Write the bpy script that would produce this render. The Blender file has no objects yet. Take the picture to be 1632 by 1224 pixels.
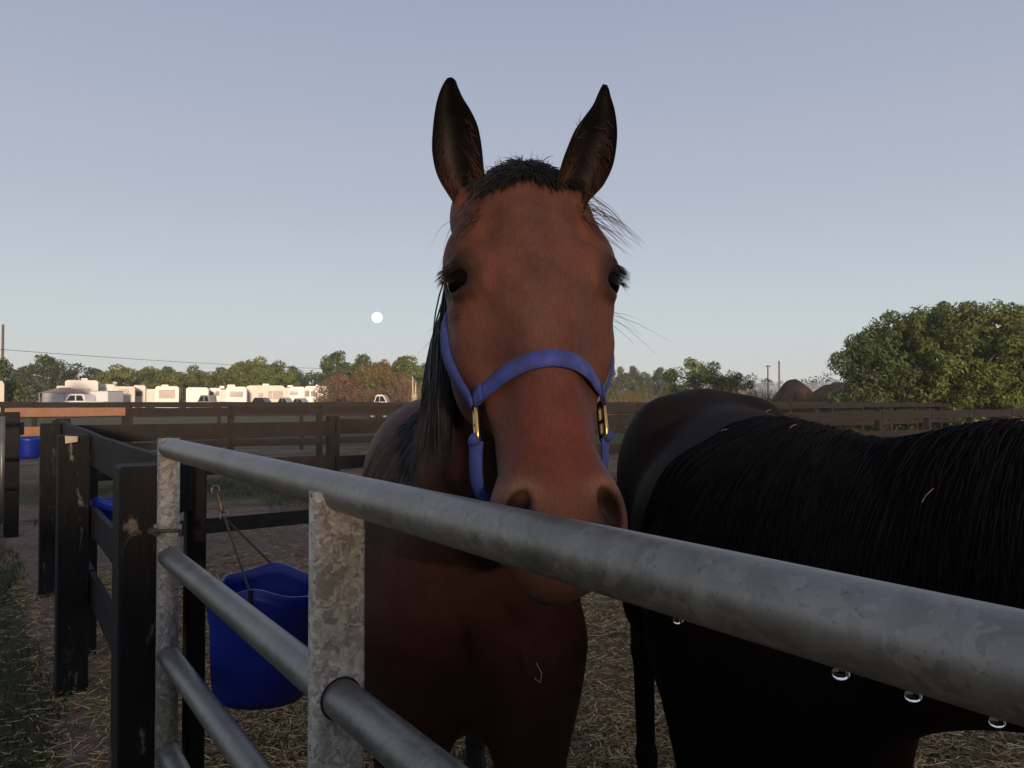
import bpy, math, random
import numpy as np
from math import radians, sin, cos, pi, sqrt

# ------------------------------------------------------------------ camera, sky, sun, exposure
scene = bpy.context.scene
col = scene.collection
F = 1226.0                      # focal length in photo pixels (1632 wide)
CAMH = 1.55
PITCH = math.atan(24.0 / F)
cam_d = bpy.data.cameras.new("camera")
cam_d.sensor_width = 36.0
cam_d.lens = 36.0 * F / 1632.0
cam_d.clip_start = 0.02
cam_d.clip_end = 6000
cam = bpy.data.objects.new("camera", cam_d)
cam.location = (0, 0, CAMH)
cam.rotation_euler = (pi / 2 + PITCH, 0, 0)
col.objects.link(cam)
scene.camera = cam

SUN_EL = radians(5.0)
SUN_AZ = radians(14.0)          # sun stands behind the camera, a little to its right
sun_dir = np.array([sin(SUN_AZ) * cos(SUN_EL), -cos(SUN_AZ) * cos(SUN_EL), sin(SUN_EL)])
world = bpy.data.worlds.new("World")
scene.world = world
world.use_nodes = True
wn = world.node_tree.nodes
wl = world.node_tree.links
wn.clear()
w_out = wn.new("ShaderNodeOutputWorld")
w_bg = wn.new("ShaderNodeBackground")
w_sky = wn.new("ShaderNodeTexSky")
w_sky.sky_type = 'NISHITA'
w_sky.sun_disc = False
w_sky.sun_elevation = SUN_EL
w_sky.sun_rotation = pi - SUN_AZ
w_sky.air_density = 1.0
w_sky.dust_density = 1.0
w_sky.ozone_density = 1.5
w_bg.inputs['Strength'].default_value = 0.10
# pale lavender dawn air over the physical sky: colour by elevation only, the same all round
w_tc = wn.new('ShaderNodeTexCoord')
w_sep = wn.new('ShaderNodeSeparateXYZ')
wl.new(w_tc.outputs['Generated'], w_sep.inputs[0])
w_ramp = wn.new('ShaderNodeValToRGB')
w_stops = [(.0, (.80, .81, .78)), (.09, (.645, .725, .765)), (.23, (.52, .56, .67)), (.46, (.385, .43, .575)), (1.0, (.27, .31, .45))]
while len(w_ramp.color_ramp.elements) < len(w_stops):
    w_ramp.color_ramp.elements.new(.5)
for w_e, (w_p, w_c) in zip(w_ramp.color_ramp.elements, w_stops):
    w_e.position = w_p
    w_e.color = (*w_c, 1)
wl.new(w_sep.outputs['Z'], w_ramp.inputs[0])
w_sc = wn.new('ShaderNodeVectorMath')
w_sc.operation = 'SCALE'
w_sc.inputs['Scale'].default_value = 1.0 / .10
wl.new(w_ramp.outputs[0], w_sc.inputs[0])
w_mix = wn.new('ShaderNodeMix')
w_mix.data_type = 'RGBA'
w_mix.inputs[0].default_value = .85
wl.new(w_sky.outputs[0], w_mix.inputs[6])
wl.new(w_sc.outputs[0], w_mix.inputs[7])
wl.new(w_mix.outputs[2], w_bg.inputs['Color'])
wl.new(w_bg.outputs[0], w_out.inputs['Surface'])

sun_d = bpy.data.lights.new("sun", 'SUN')
sun_d.energy = 4.2
sun_d.angle = radians(4.0)
sun_d.color = (1.0, 0.74, 0.52)
sun = bpy.data.objects.new("sun", sun_d)
from mathutils import Vector, Matrix
sun.rotation_euler = Vector(sun_dir).to_track_quat('Z', 'Y').to_euler()
sun.location = (6, -20, 12)
col.objects.link(sun)

scene.view_settings.view_transform = 'Standard'
scene.view_settings.look = 'None'
scene.view_settings.exposure = 0.0
scene.view_settings.gamma = 1.0
scene.render.engine = 'CYCLES'
scene.cycles.max_bounces = 6
scene.cycles.use_denoising = True

rng = np.random.default_rng(7)
random.seed(7)

# ------------------------------------------------------------------ helpers
CP, SP = cos(PITCH), sin(PITCH)


def P(px, py, Y):
    """photo pixel + distance in front of the camera -> world point"""
    a = (px - 816.0) / F
    b = -(py - 612.0) / F
    f = CP - b * SP
    t = Y / f
    return np.array([a * t, Y, CAMH + (SP + b * CP) * t])


def mesh_obj(name, verts, faces, material=None, parent=None, smooth=False, loc=None):
    verts = np.asarray(verts, dtype=np.float32).reshape(-1, 3)
    me = bpy.data.meshes.new(name)
    if isinstance(faces, np.ndarray):
        n, k = faces.shape
        me.vertices.add(len(verts))
        me.vertices.foreach_set('co', verts.ravel())
        me.loops.add(n * k)
        me.loops.foreach_set('vertex_index', faces.astype(np.int32).ravel())
        me.polygons.add(n)
        me.polygons.foreach_set('loop_start', np.arange(0, n * k, k, dtype=np.int32))
        try:
            me.polygons.foreach_set('loop_total', np.full(n, k, dtype=np.int32))
        except Exception:
            pass
        me.update(calc_edges=True)
    else:
        me.from_pydata([tuple(map(float, v)) for v in verts], [], [tuple(f) for f in faces])
        me.update()
    if smooth:
        me.polygons.foreach_set('use_smooth', np.ones(len(me.polygons), dtype=bool))
    if material is not None:
        me.materials.append(material)
    return link(name, me, parent, loc)


def link(name, me, parent=None, loc=None):
    o = bpy.data.objects.new(name, me)
    col.objects.link(o)
    if parent is not None:
        o.parent = parent
        o.matrix_parent_inverse = Matrix.Translation(-Vector(parent.location))
    if loc is not None:
        o.location = loc
    return o


def empty(name, loc=(0, 0, 0)):
    o = bpy.data.objects.new(name, None)
    o.location = tuple(map(float, loc))
    o.empty_display_size = 0.1
    col.objects.link(o)
    return o


def tag(o, label=None, cat=None, group=None, kind=None):
    if label:
        o['label'] = label
    if cat:
        o['category'] = cat
    if group:
        o['group'] = group
    if kind:
        o['kind'] = kind
    return o


def nrm(v):
    v = np.asarray(v, float)
    return v / (np.linalg.norm(v) + 1e-12)


class MB:
    """collects shapes that become one mesh"""

    def __init__(self):
        self.v = []
        self.f = []

    def add(self, verts, faces):
        o = len(self.v)
        self.v += [tuple(map(float, p)) for p in verts]
        self.f += [tuple(i + o for i in f) for f in faces]
        return self

    def box(self, c, size, ax=None, jit=0.0):
        c = np.asarray(c, float)
        ax = np.eye(3) if ax is None else np.asarray(ax, float)
        vs = []
        for sx in (-.5, .5):
            for sy in (-.5, .5):
                for sz in (-.5, .5):
                    p = c + ax[0] * size[0] * sx + ax[1] * size[1] * sy + ax[2] * size[2] * sz
                    if jit:
                        p = p + np.array([random.uniform(-jit, jit) for _ in range(3)])
                    vs.append(p)
        return self.add(vs, [(0, 1, 3, 2), (4, 6, 7, 5), (0, 4, 5, 1), (2, 3, 7, 6), (0, 2, 6, 4), (1, 5, 7, 3)])

    def bbox(self, c, size, b, ax=None):
        """box with chamfered edges along its third axis and chamfered ends"""
        c = np.asarray(c, float)
        ax = np.eye(3) if ax is None else np.asarray(ax, float)
        hx, hy, hz = size[0] / 2, size[1] / 2, size[2] / 2
        def ring(x, y, z, bb):
            pts = [(-x + bb, -y), (x - bb, -y), (x, -y + bb), (x, y - bb), (x - bb, y), (-x + bb, y), (-x, y - bb), (-x, -y + bb)]
            return [c + ax[0] * p[0] + ax[1] * p[1] + ax[2] * z for p in pts]
        rings = ring(hx - b, hy - b, -hz, b * .6) + ring(hx, hy, -hz + b, b) + ring(hx, hy, hz - b, b) + ring(hx - b, hy - b, hz, b * .6)
        fs = []
        for r in range(3):
            for i in range(8):
                j = (i + 1) % 8
                fs.append((r * 8 + i, r * 8 + j, r * 8 + 8 + j, r * 8 + 8 + i))
        fs.append(tuple(range(7, -1, -1)))
        fs.append(tuple(range(24, 32)))
        return self.add(rings, fs)

    def tube(self, pts, r, n=10, caps=True, closed=False):
        pts = [np.asarray(p, float) for p in pts]
        m = len(pts)
        rr = [r] * m if np.isscalar(r) else list(r)
        up = None
        rings = []
        for i in range(m):
            if closed:
                t = nrm(pts[(i + 1) % m] - pts[i - 1])
            else:
                t = nrm(pts[min(i + 1, m - 1)] - pts[max(i - 1, 0)])
            if up is None:
                a = np.array([0, 0, 1.0]) if abs(t[2]) < .9 else np.array([1.0, 0, 0])
                up = nrm(a - t * a.dot(t))
            else:
                up = nrm(up - t * up.dot(t))
            s = np.cross(t, up)
            rings += [pts[i] + rr[i] * (cos(2 * pi * k / n) * up + sin(2 * pi * k / n) * s) for k in range(n)]
        fs = []
        for i in range(m if closed else m - 1):
            a, b = i * n, ((i + 1) % m) * n
            for k in range(n):
                l = (k + 1) % n
                fs.append((a + k, a + l, b + l, b + k))
        if caps and not closed:
            fs.append(tuple(range(n - 1, -1, -1)))
            fs.append(tuple(range((m - 1) * n, m * n)))
        return self.add(rings, fs)

    def prism(self, outline, c, ax, depth):
        """outline in (ax0, ax2) extruded along ax1 from -depth/2 to depth/2"""
        c = np.asarray(c, float)
        n = len(outline)
        vs = [c + ax[0] * p[0] + ax[2] * p[1] - ax[1] * depth / 2 for p in outline]
        vs += [c + ax[0] * p[0] + ax[2] * p[1] + ax[1] * depth / 2 for p in outline]
        fs = [tuple(range(n)), tuple(range(2 * n - 1, n - 1, -1))]
        for i in range(n):
            j = (i + 1) % n
            fs.append((i, i + n, j + n, j))
        return self.add(vs, fs)

    def build(self, name, material, parent=None, smooth=False):
        return mesh_obj(name, self.v, self.f, material, parent, smooth)


AX = np.eye(3)

# ------------------------------------------------------------------ materials
def new_mat(name):
    m = bpy.data.materials.new(name)
    m.use_nodes = True
    nt = m.node_tree
    b = nt.nodes['Principled BSDF']
    return m, nt, b


def N(nt, t, **kw):
    n = nt.nodes.new(t)
    for k, v in kw.items():
        setattr(n, k, v)
    return n


def ramp(nt, fac, stops):
    r = N(nt, 'ShaderNodeValToRGB')
    e = r.color_ramp.elements
    while len(e) < len(stops):
        e.new(.5)
    for i, (p, c) in enumerate(stops):
        e[i].position = p
        e[i].color = (*c, 1) if len(c) == 3 else c
    nt.links.new(fac, r.inputs[0])
    return r.outputs[0]


def noise(nt, scale, detail=4, rough=.55, vec=None, coord='Object', stretch=None, dist=0.0):
    n = N(nt, 'ShaderNodeTexNoise')
    n.inputs['Scale'].default_value = scale
    n.inputs['Detail'].default_value = detail
    n.inputs['Roughness'].default_value = rough
    n.inputs['Distortion'].default_value = dist
    if vec is None:
        tc = N(nt, 'ShaderNodeTexCoord')
        vec = tc.outputs[coord]
    if stretch:
        mp = N(nt, 'ShaderNodeMapping')
        mp.inputs['Scale'].default_value = stretch
        nt.links.new(vec, mp.inputs[0])
        vec = mp.outputs[0]
    nt.links.new(vec, n.inputs['Vector'])
    return n.outputs['Fac']


def bump(nt, b, h, strength=.3, dist=.01):
    bp = N(nt, 'ShaderNodeBump')
    bp.inputs['Strength'].default_value = strength
    bp.inputs['Distance'].default_value = dist
    nt.links.new(h, bp.inputs['Height'])
    nt.links.new(bp.outputs[0], b.inputs['Normal'])


def mixrgb(nt, fac, a, b, mode='MIX'):
    m = N(nt, 'ShaderNodeMix', data_type='RGBA', blend_type=mode)
    for s, v in ((m.inputs[0], fac), (m.inputs[6], a), (m.inputs[7], b)):
        if hasattr(v, 'is_linked'):
            nt.links.new(v, s)
        elif isinstance(v, (int, float)):
            s.default_value = v
        else:
            s.default_value = (*v, 1)
    return m.outputs[2]


def plain(name, c, rough=.6, metal=0.0, var=.15, scale=6.0, bumpst=0.0, spec=.5, bscale=None):
    m, nt, b = new_mat(name)
    f = noise(nt, scale, 5)
    lo = tuple(x * (1 - var) for x in c)
    hi = tuple(min(1, x * (1 + var)) for x in c)
    nt.links.new(ramp(nt, f, [(.3, lo), (.7, hi)]), b.inputs['Base Color'])
    b.inputs['Roughness'].default_value = rough
    b.inputs['Metallic'].default_value = metal
    b.inputs['Specular IOR Level'].default_value = spec
    if bumpst:
        bump(nt, b, noise(nt, bscale or scale * 4, 5), bumpst, .004)
    return m


def wood_mat(name, dark, light, wear, wear_amt=.62, rough=.75, along=(1, 1, 1)):
    m, nt, b = new_mat(name)
    g = noise(nt, 9, 8, .65, stretch=along)
    base = ramp(nt, g, [(.25, dark), (.75, light)])
    w = noise(nt, 7.0, 8, .7, stretch=tuple(.5 + .5 * a for a in along), dist=.6)
    wf = ramp(nt, w, [(wear_amt, (0, 0, 0)), (wear_amt + .07, (1, 1, 1))])
    nt.links.new(mixrgb(nt, wf, base, wear), b.inputs['Base Color'])
    b.inputs['Roughness'].default_value = rough
    b.inputs['Specular IOR Level'].default_value = .25
    bump(nt, b, g, .55, .006)
    return m


def attr_col(nt, name='Col'):
    a = N(nt, 'ShaderNodeAttribute', attribute_name=name)
    return a.outputs['Color']


def coat_mat(name, rough=.55, sheen=.04, spec=.12):
    m, nt, b = new_mat(name)
    c = attr_col(nt)
    f = noise(nt, 22, 6, .62)
    g = noise(nt, 420, 4, .7, stretch=(1.0, .6, .22))
    v1 = ramp(nt, f, [(.25, (.72, .72, .72)), (.75, (1.22, 1.22, 1.22))])
    v2 = ramp(nt, g, [(.3, (.80, .80, .80)), (.7, (1.2, 1.2, 1.2))])
    c = mixrgb(nt, 1.0, c, v1, 'MULTIPLY')
    c = mixrgb(nt, 1.0, c, v2, 'MULTIPLY')
    nt.links.new(c, b.inputs['Base Color'])
    b.inputs['Roughness'].default_value = rough
    b.inputs['Specular IOR Level'].default_value = spec
    b.inputs['Sheen Weight'].default_value = sheen
    b.inputs['Sheen Roughness'].default_value = .4
    b.inputs['Sheen Tint'].default_value = (.5, .42, .4, 1)
    mx = N(nt, 'ShaderNodeMath', operation='ADD')
    nt.links.new(g, mx.inputs[0])
    nt.links.new(noise(nt, 60, 4, .6, stretch=(1, 1, .5)), mx.inputs[1])
    bump(nt, b, mx.outputs[0], .22, .003)
    return m


def hair_mat(name, c, rough=.42, spec=.4):
    m, nt, b = new_mat(name)
    f = noise(nt, 30, 3)
    nt.links.new(ramp(nt, f, [(.3, tuple(.6 * x for x in c)), (.7, tuple(1.5 * x for x in c))]), b.inputs['Base Color'])
    b.inputs['Roughness'].default_value = rough
    b.inputs['Specular IOR Level'].default_value = spec
    return m


def galv_mat():
    m, nt, b = new_mat('galvanised_steel')
    tc = N(nt, 'ShaderNodeTexCoord')
    mp = N(nt, 'ShaderNodeMapping')
    nt.links.new(tc.outputs['Object'], mp.inputs[0])
    d = N(nt, 'ShaderNodeTexNoise')
    d.inputs['Scale'].default_value = 26
    d.inputs['Detail'].default_value = 5
    nt.links.new(mp.outputs[0], d.inputs['Vector'])
    mv = N(nt, 'ShaderNodeMix', data_type='RGBA')
    mv.inputs[0].default_value = .13
    nt.links.new(mp.outputs[0], mv.inputs[6])
    nt.links.new(d.outputs['Color'], mv.inputs[7])
    v = N(nt, 'ShaderNodeTexVoronoi')
    v.inputs['Scale'].default_value = 62
    nt.links.new(mv.outputs[2], v.inputs['Vector'])
    bw = N(nt, 'ShaderNodeRGBToBW')
    nt.links.new(v.outputs['Color'], bw.inputs[0])
    sp = ramp(nt, bw.outputs[0], [(.15, (.200, .197, .184)), (.5, (.232, .229, .214)), (.85, (.272, .268, .252))])
    st = noise(nt, 5, 8, .7)
    stain = ramp(nt, st, [(.35, (1.05, 1.05, 1.05)), (.55, (.9, .9, .88)), (.75, (.52, .55, .45))])
    fine = noise(nt, 160, 5, .7)
    dots = ramp(nt, fine, [(.32, (.5, .48, .44)), (.40, (1, 1, 1))])
    c = mixrgb(nt, 1, sp, stain, 'MULTIPLY')
    c = mixrgb(nt, .8, c, dots, 'MULTIPLY')
    nt.links.new(c, b.inputs['Base Color'])
    b.inputs['Metallic'].default_value = .72
    nt.links.new(ramp(nt, bw.outputs[0], [(.0, (.40, .40, .40)), (1, (.54, .54, .54))]), b.inputs['Roughness'])
    bump(nt, b, fine, .12, .002)
    return m


def spangle_mat():
    """dull, strongly mottled zinc of the flat brace and upright"""
    m, nt, b = new_mat('mottled_zinc')
    tc = N(nt, 'ShaderNodeTexCoord')
    d = N(nt, 'ShaderNodeTexNoise')
    d.inputs['Scale'].default_value = 30
    d.inputs['Detail'].default_value = 6
    nt.links.new(tc.outputs['Object'], d.inputs['Vector'])
    mv = N(nt, 'ShaderNodeMix', data_type='RGBA')
    mv.inputs[0].default_value = .10
    nt.links.new(tc.outputs['Object'], mv.inputs[6])
    nt.links.new(d.outputs['Color'], mv.inputs[7])
    v = N(nt, 'ShaderNodeTexVoronoi')
    v.inputs['Scale'].default_value = 85
    nt.links.new(mv.outputs[2], v.inputs['Vector'])
    bw = N(nt, 'ShaderNodeRGBToBW')
    nt.links.new(v.outputs['Color'], bw.inputs[0])
    sp = ramp(nt, bw.outputs[0], [(.2, (.20, .185, .150)), (.5, (.31, .285, .235)), (.8, (.46, .43, .37))])  # warm cast put into the zinc colour, standing in for low sunlight
    fine = noise(nt, 190, 6, .75)
    gr = ramp(nt, fine, [(.30, (.55, .53, .48)), (.52, (1, 1, 1))])
    st = ramp(nt, noise(nt, 6, 6, .7), [(.42, (1, 1, 1)), (.75, (.62, .60, .54))])
    c = mixrgb(nt, .9, sp, gr, 'MULTIPLY')
    c = mixrgb(nt, 1, c, st, 'MULTIPLY')
    nt.links.new(c, b.inputs['Base Color'])
    b.inputs['Metallic'].default_value = .25
    b.inputs['Roughness'].default_value = .55
    bump(nt, b, fine, .2, .002)
    return m


M = {}
M['galv'] = galv_mat()
M['spangle'] = spangle_mat()
M['blackwood'] = wood_mat('black_stained_wood', (.005, .005, .0045), (.016, .0145, .013), (.12, .10, .08), .68)
M['blackpost'] = wood_mat('black_stained_post', (.004, .004, .0036), (.014, .0125, .011), (.17, .145, .12), .60, along=(5, 5, .55))
M['blackwood_far'] = wood_mat('weathered_black_wood', (.011, .0085, .0075), (.028, .022, .018), (.15, .11, .08), .69)
M['newwood'] = wood_mat('bare_pine_board', (.22, .11, .065), (.31, .165, .10), (.18, .09, .05), .7)
M['brass'] = plain('brass', (.55, .36, .13), .28, 1.0, .2, 40, .1)
M['bronze'] = plain('bronze', (.33, .22, .15), .38, 1.0, .25, 60, .15)
M['rust_iron'] = plain('weathered_iron', (.10, .085, .07), .6, .7, .3, 80, .3)
M['hole'] = plain('dark_gap', (.012, .012, .012), .9)
M['bluebucket'] = plain('blue_plastic', (.006, .022, .26), .38, 0, .10, 9, .06, .5, 30)
M['webbing'] = None
M['coat'] = coat_mat('bay_coat')
M['coat_dark'] = coat_mat('dark_bay_coat', .6, .0, .015)
M['mane'] = hair_mat('black_hair', (.010, .009, .009))
M['mane_dark'] = hair_mat('dark_mane_hair', (.0065, .0055, .0052), .65, .08)
M['wisp'] = hair_mat('brown_hair', (.045, .022, .015))
M['straw_pale'] = plain('straw_pale', (.42, .31, .16), .7, 0, .4, 3)
M['water'] = None


def webbing_mat():
    m, nt, b = new_mat('blue_nylon_webbing')
    w = N(nt, 'ShaderNodeTexWave', wave_type='BANDS')
    w.inputs['Scale'].default_value = 160
    w.inputs['Distortion'].default_value = .5
    tc = N(nt, 'ShaderNodeTexCoord')
    nt.links.new(tc.outputs['Object'], w.inputs['Vector'])
    f = noise(nt, 24, 5, .65)
    fade = ramp(nt, f, [(.30, (.030, .036, .10)), (.55, (.036, .052, .23)), (.80, (.10, .10, .16))])
    nt.links.new(fade, b.inputs['Base Color'])
    b.inputs['Roughness'].default_value = .7
    b.inputs['Specular IOR Level'].default_value = .2
    b.inputs['Sheen Weight'].default_value = .04
    bump(nt, b, w.outputs['Fac'], .3, .001)
    return m


M['webbing'] = webbing_mat()


def water_mat():
    m, nt, b = new_mat('water_drop_glass')
    b.inputs['Base Color'].default_value = (1, 1, 1, 1)
    b.inputs['Roughness'].default_value = .02
    b.inputs['Transmission Weight'].default_value = 1
    b.inputs['IOR'].default_value = 1.33
    return m


M['water'] = water_mat()


def eye_mat():
    m, nt, b = new_mat('horse_eye')
    f = noise(nt, 60, 3)
    nt.links.new(ramp(nt, f, [(.3, (.0012, .001, .001)), (.7, (.003, .002, .0015))]), b.inputs['Base Color'])
    b.inputs['Roughness'].default_value = .05
    b.inputs['Specular IOR Level'].default_value = .05
    return m


M['eye'] = eye_mat()


def leaf_mat(name, trans=.25):
    m, nt, b = new_mat(name)
    c = attr_col(nt)
    nt.links.new(c, b.inputs['Base Color'])
    b.inputs['Roughness'].default_value = .55
    b.inputs['Specular IOR Level'].default_value = .3
    tr = N(nt, 'ShaderNodeBsdfTranslucent')
    nt.links.new(c, tr.inputs['Color'])
    mx = N(nt, 'ShaderNodeMixShader')
    mx.inputs[0].default_value = trans
    out = nt.nodes['Material Output']
    nt.links.new(b.outputs[0], mx.inputs[1])
    nt.links.new(tr.outputs[0], mx.inputs[2])
    nt.links.new(mx.outputs[0], out.inputs['Surface'])
    return m


M['leaf'] = leaf_mat('leaf')
M['grassblade'] = leaf_mat('grass_blade', .15)
M['bark'] = plain('bark', (.10, .075, .055), .85, 0, .35, 8, .5)


def ground_mat():
    m, nt, b = new_mat('paddock_soil_and_grass')
    tc = N(nt, 'ShaderNodeTexCoord')
    pos = tc.outputs['Object']
    zone = N(nt, 'ShaderNodeAttribute', attribute_name='Col').outputs['Color']
    sep = N(nt, 'ShaderNodeSeparateColor')
    nt.links.new(zone, sep.inputs[0])
    n1 = noise(nt, .8, 10, .72, pos)
    n2 = noise(nt, 9, 8, .7, pos)
    n3 = noise(nt, 34, 8, .75, pos, stretch=(1.6, .7, 1), dist=1.2)
    dirt = ramp(nt, n2, [(.25, (.115, .070, .054)), (.5, (.23, .148, .115)), (.78, (.34, .23, .18))])
    hay = ramp(nt, n3, [(.25, (.075, .050, .030)), (.5, (.21, .140, .072)), (.8, (.48, .35, .18))])
    grass = ramp(nt, n2, [(.25, (.038, .040, .016)), (.5, (.075, .078, .030)), (.8, (.15, .125, .055))])
    dry = ramp(nt, n3, [(.25, (.07, .08, .03)), (.7, (.2, .17, .08))])
    def thr(ch, amt):
        a = N(nt, 'ShaderNodeMath', operation='MULTIPLY_ADD')
        nt.links.new(n1, a.inputs[0])
        a.inputs[1].default_value = amt
        nt.links.new(ch, a.inputs[2])
        s = N(nt, 'ShaderNodeMapRange')
        s.inputs['From Min'].default_value = .5 + amt * .5 - .12
        s.inputs['From Max'].default_value = .5 + amt * .5 + .12
        nt.links.new(a.outputs[0], s.inputs[0])
        return s.outputs[0]
    c = mixrgb(nt, thr(sep.outputs[1], 1.2), dirt, grass)
    c = mixrgb(nt, thr(sep.outputs[0], 1.4), c, hay)
    c = mixrgb(nt, thr(sep.outputs[2], 1.0), c, dry)
    nt.links.new(c, b.inputs['Base Color'])
    b.inputs['Roughness'].default_value = .9
    b.inputs['Specular IOR Level'].default_value = .15
    ad = N(nt, 'ShaderNodeMath', operation='ADD')
    nt.links.new(n2, ad.inputs[0])
    nt.links.new(n3, ad.inputs[1])
    bump(nt, b, ad.outputs[0], .8, .03)
    return m


M['ground'] = ground_mat()
M['rvwhite'] = plain('white_gelcoat', (.62, .585, .55), .35, 0, .06, 1.2)
M['rvcream'] = plain('cream_gelcoat', (.55, .495, .43), .4, 0, .08, 1.2)
M['rvgrey'] = plain('grey_trim', (.38, .35, .33), .5, 0, .1, 2)
M['rvroof'] = plain('rubber_roof', (.5, .48, .46), .7, 0, .12, 2)
M['tint'] = plain('tinted_glass', (.012, .012, .014), .12, 0, .1, 3)
M['blind'] = plain('window_blind', (.52, .46, .38), .6, 0, .1, 3)
M['tanroof'] = plain('faded_canvas', (.42, .29, .25), .8, 0, .12, 2)
M['carwhite'] = plain('white_car_paint', (.7, .69, .7), .25, 0, .04, 2)
M['carsilver'] = plain('silver_car_paint', (.32, .33, .35), .3, .3, .06, 2)
M['cardark'] = plain('dark_car_paint', (.02, .025, .03), .25, 0, .1, 2)
M['tyre'] = plain('tyre_rubber', (.02, .02, .02), .8)
M['polewood'] = plain('pole_wood', (.16, .10, .075), .85, 0, .3, 5)
M['palewood'] = plain('pale_weathered_wood', (.55, .46, .33), .8, 0, .2, 5)
M['wire'] = plain('cable', (.03, .03, .03), .7)
M['reddirt'] = plain('red_brown_soil', (.048, .029, .024), .95, 0, .4, 1.5, .8, .1, 6)


def set_col(o, cols, name='Col'):
    me = o.data
    a = me.color_attributes.new(name, 'FLOAT_COLOR', 'POINT')
    c = np.ones((len(me.vertices), 4), np.float32)
    c[:, :3] = cols
    a.data.foreach_set('color', c.ravel())


# ------------------------------------------------------------------ layout of the paddock
U = np.array([-.570, .8216, 0.0])       # along the gate line, away from the camera
V = np.array([.8216, .570, 0.0])        # across, along the back fences
ZUP = np.array([0, 0, 1.0])
FR = np.array([U, V, ZUP])


def gate_pt(Y, z):
    return np.array([.548 - .694 * Y, Y, z])


# ------------------------------------------------------------------ ground
def fbm2(x, y, seed, octs=4, base=1.0):
    r = np.random.default_rng(seed)
    out = np.zeros_like(x)
    for o in range(octs):
        for _ in range(4):
            a = r.uniform(0, 2 * pi)
            k = base * 2 ** o * r.uniform(.7, 1.4)
            out += np.sin(x * cos(a) * k + y * sin(a) * k + r.uniform(0, 2 * pi)) * .5 ** o / 4
    return out


def ground_height(x, y):
    near = np.exp(-((np.hypot(x, y - 5)) / 16.0) ** 2)
    return near * (.022 * fbm2(x, y, 3, 4, 2.2) + .010 * fbm2(x, y, 5, 3, 14.0)) - .01


def build_ground():
    def axis(lo, hi, fl, fh, step):
        a = [lo]
        pts = list(np.arange(fl, fh, step))
        left, s, p = [], step, fl
        while p > lo:
            s *= 1.22
            p -= s
            left.append(max(p, lo))
        right, s, p = [], step, fh
        while p < hi:
            s *= 1.22
            p += s
            right.append(min(p, hi))
        return np.array(left[::-1] + pts + right)
    xs = axis(-3000, 3000, -7, 4, .045)
    ys = axis(-200, 5000, 2.6, 12, .045)
    X, Y = np.meshgrid(xs, ys, indexing='ij')
    Z = ground_height(X, Y)
    nx, ny = X.shape
    v = np.stack([X, Y, Z], -1).reshape(-1, 3)
    i = np.arange(nx * ny).reshape(nx, ny)
    f = np.stack([i[:-1, :-1], i[1:, :-1], i[1:, 1:], i[:-1, 1:]], -1).reshape(-1, 4)
    o = mesh_obj('ground', v, f, M['ground'], smooth=True)
    x, y = v[:, 0], v[:, 1]
    # signed distance from the gate line: positive inside the paddock
    d = (x - (.548 - .694 * y)) / sqrt(1 + .694 ** 2)
    back = (y - 7.18) * .8216 - (x + 4.19) * .570          # positive behind the first back fence
    inside = (d > 0) & (back < 0)
    c = np.zeros((len(v), 3))
    hay = np.where(inside, .52, .12)
    hay += .45 * np.exp(-((x - .35) / 1.3) ** 2 - ((y - 4.0) / 2.0) ** 2)
    hay += .42 * np.exp(-((x + 1.7) / 1.0) ** 2 - ((y - 6.2) / .7) ** 2)
    hay -= .45 * np.exp(-((x + 2.6) / 1.4) ** 2 - ((y - 7.6) / .9) ** 2)
    grass = np.where(d < -.14, .95, .1)
    grass = np.where(back > .2, .36, grass)
    grass = np.where(back > 3.0, .50, grass)
    grass = np.where(y > 26, 1.1, grass)
    grass += .6 * np.exp(-((y - 13.5) / 1.3) ** 2 - ((x + 4.5) / 3.5) ** 2)
    hay = np.where(back > .2, .1, hay)
    dry = np.where(y > 34, .55, .05)
    c[:, 0], c[:, 1], c[:, 2] = hay, grass, dry
    set_col(o, np.clip(c, 0, 1.5))
    tag(o, 'paddock ground of trodden soil, hay and rough grass', None, kind='structure')
    return o


build_ground()

# ------------------------------------------------------------------ fences
def board(name, a, b, w, th, material, parent, jit=.004):
    """plank from a to b (centres of its ends)"""
    a, b = np.asarray(a, float), np.asarray(b, float)
    d = nrm(b - a)
    side = nrm(np.cross(ZUP, d))
    up = np.cross(d, side)
    n = 5
    m = MB()
    vs = []
    for i in range(n + 1):
        c = a + (b - a) * i / n
        wob = random.uniform(-jit, jit)
        t1, t2 = w / 2 + random.uniform(-jit, jit), w / 2 + random.uniform(-jit, jit)
        e = .004
        for (su, ss) in ((-1, -1), (1, -1), (1, 1), (-1, 1)):
            hh = (t1 if su > 0 else t2)
            vs.append(c + up * su * hh + side * (ss * th / 2 + wob))
    fs = []
    for i in range(n):
        for k in range(4):
            l = (k + 1) % 4
            fs.append((i * 4 + k, i * 4 + l, i * 4 + 4 + l, i * 4 + 4 + k))
    fs += [(3, 2, 1, 0), (n * 4, n * 4 + 1, n * 4 + 2, n * 4 + 3)]
    m.add(vs, fs)
    return m.build(name, material, parent)


def post(p, w, d, h, material, parent, ax=FR, name='post'):
    m = MB()
    m.bbox((p[0], p[1], h / 2 - .15), (w, d, h + .3), .007, ax)
    return m.build(name, material, parent)


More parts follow.
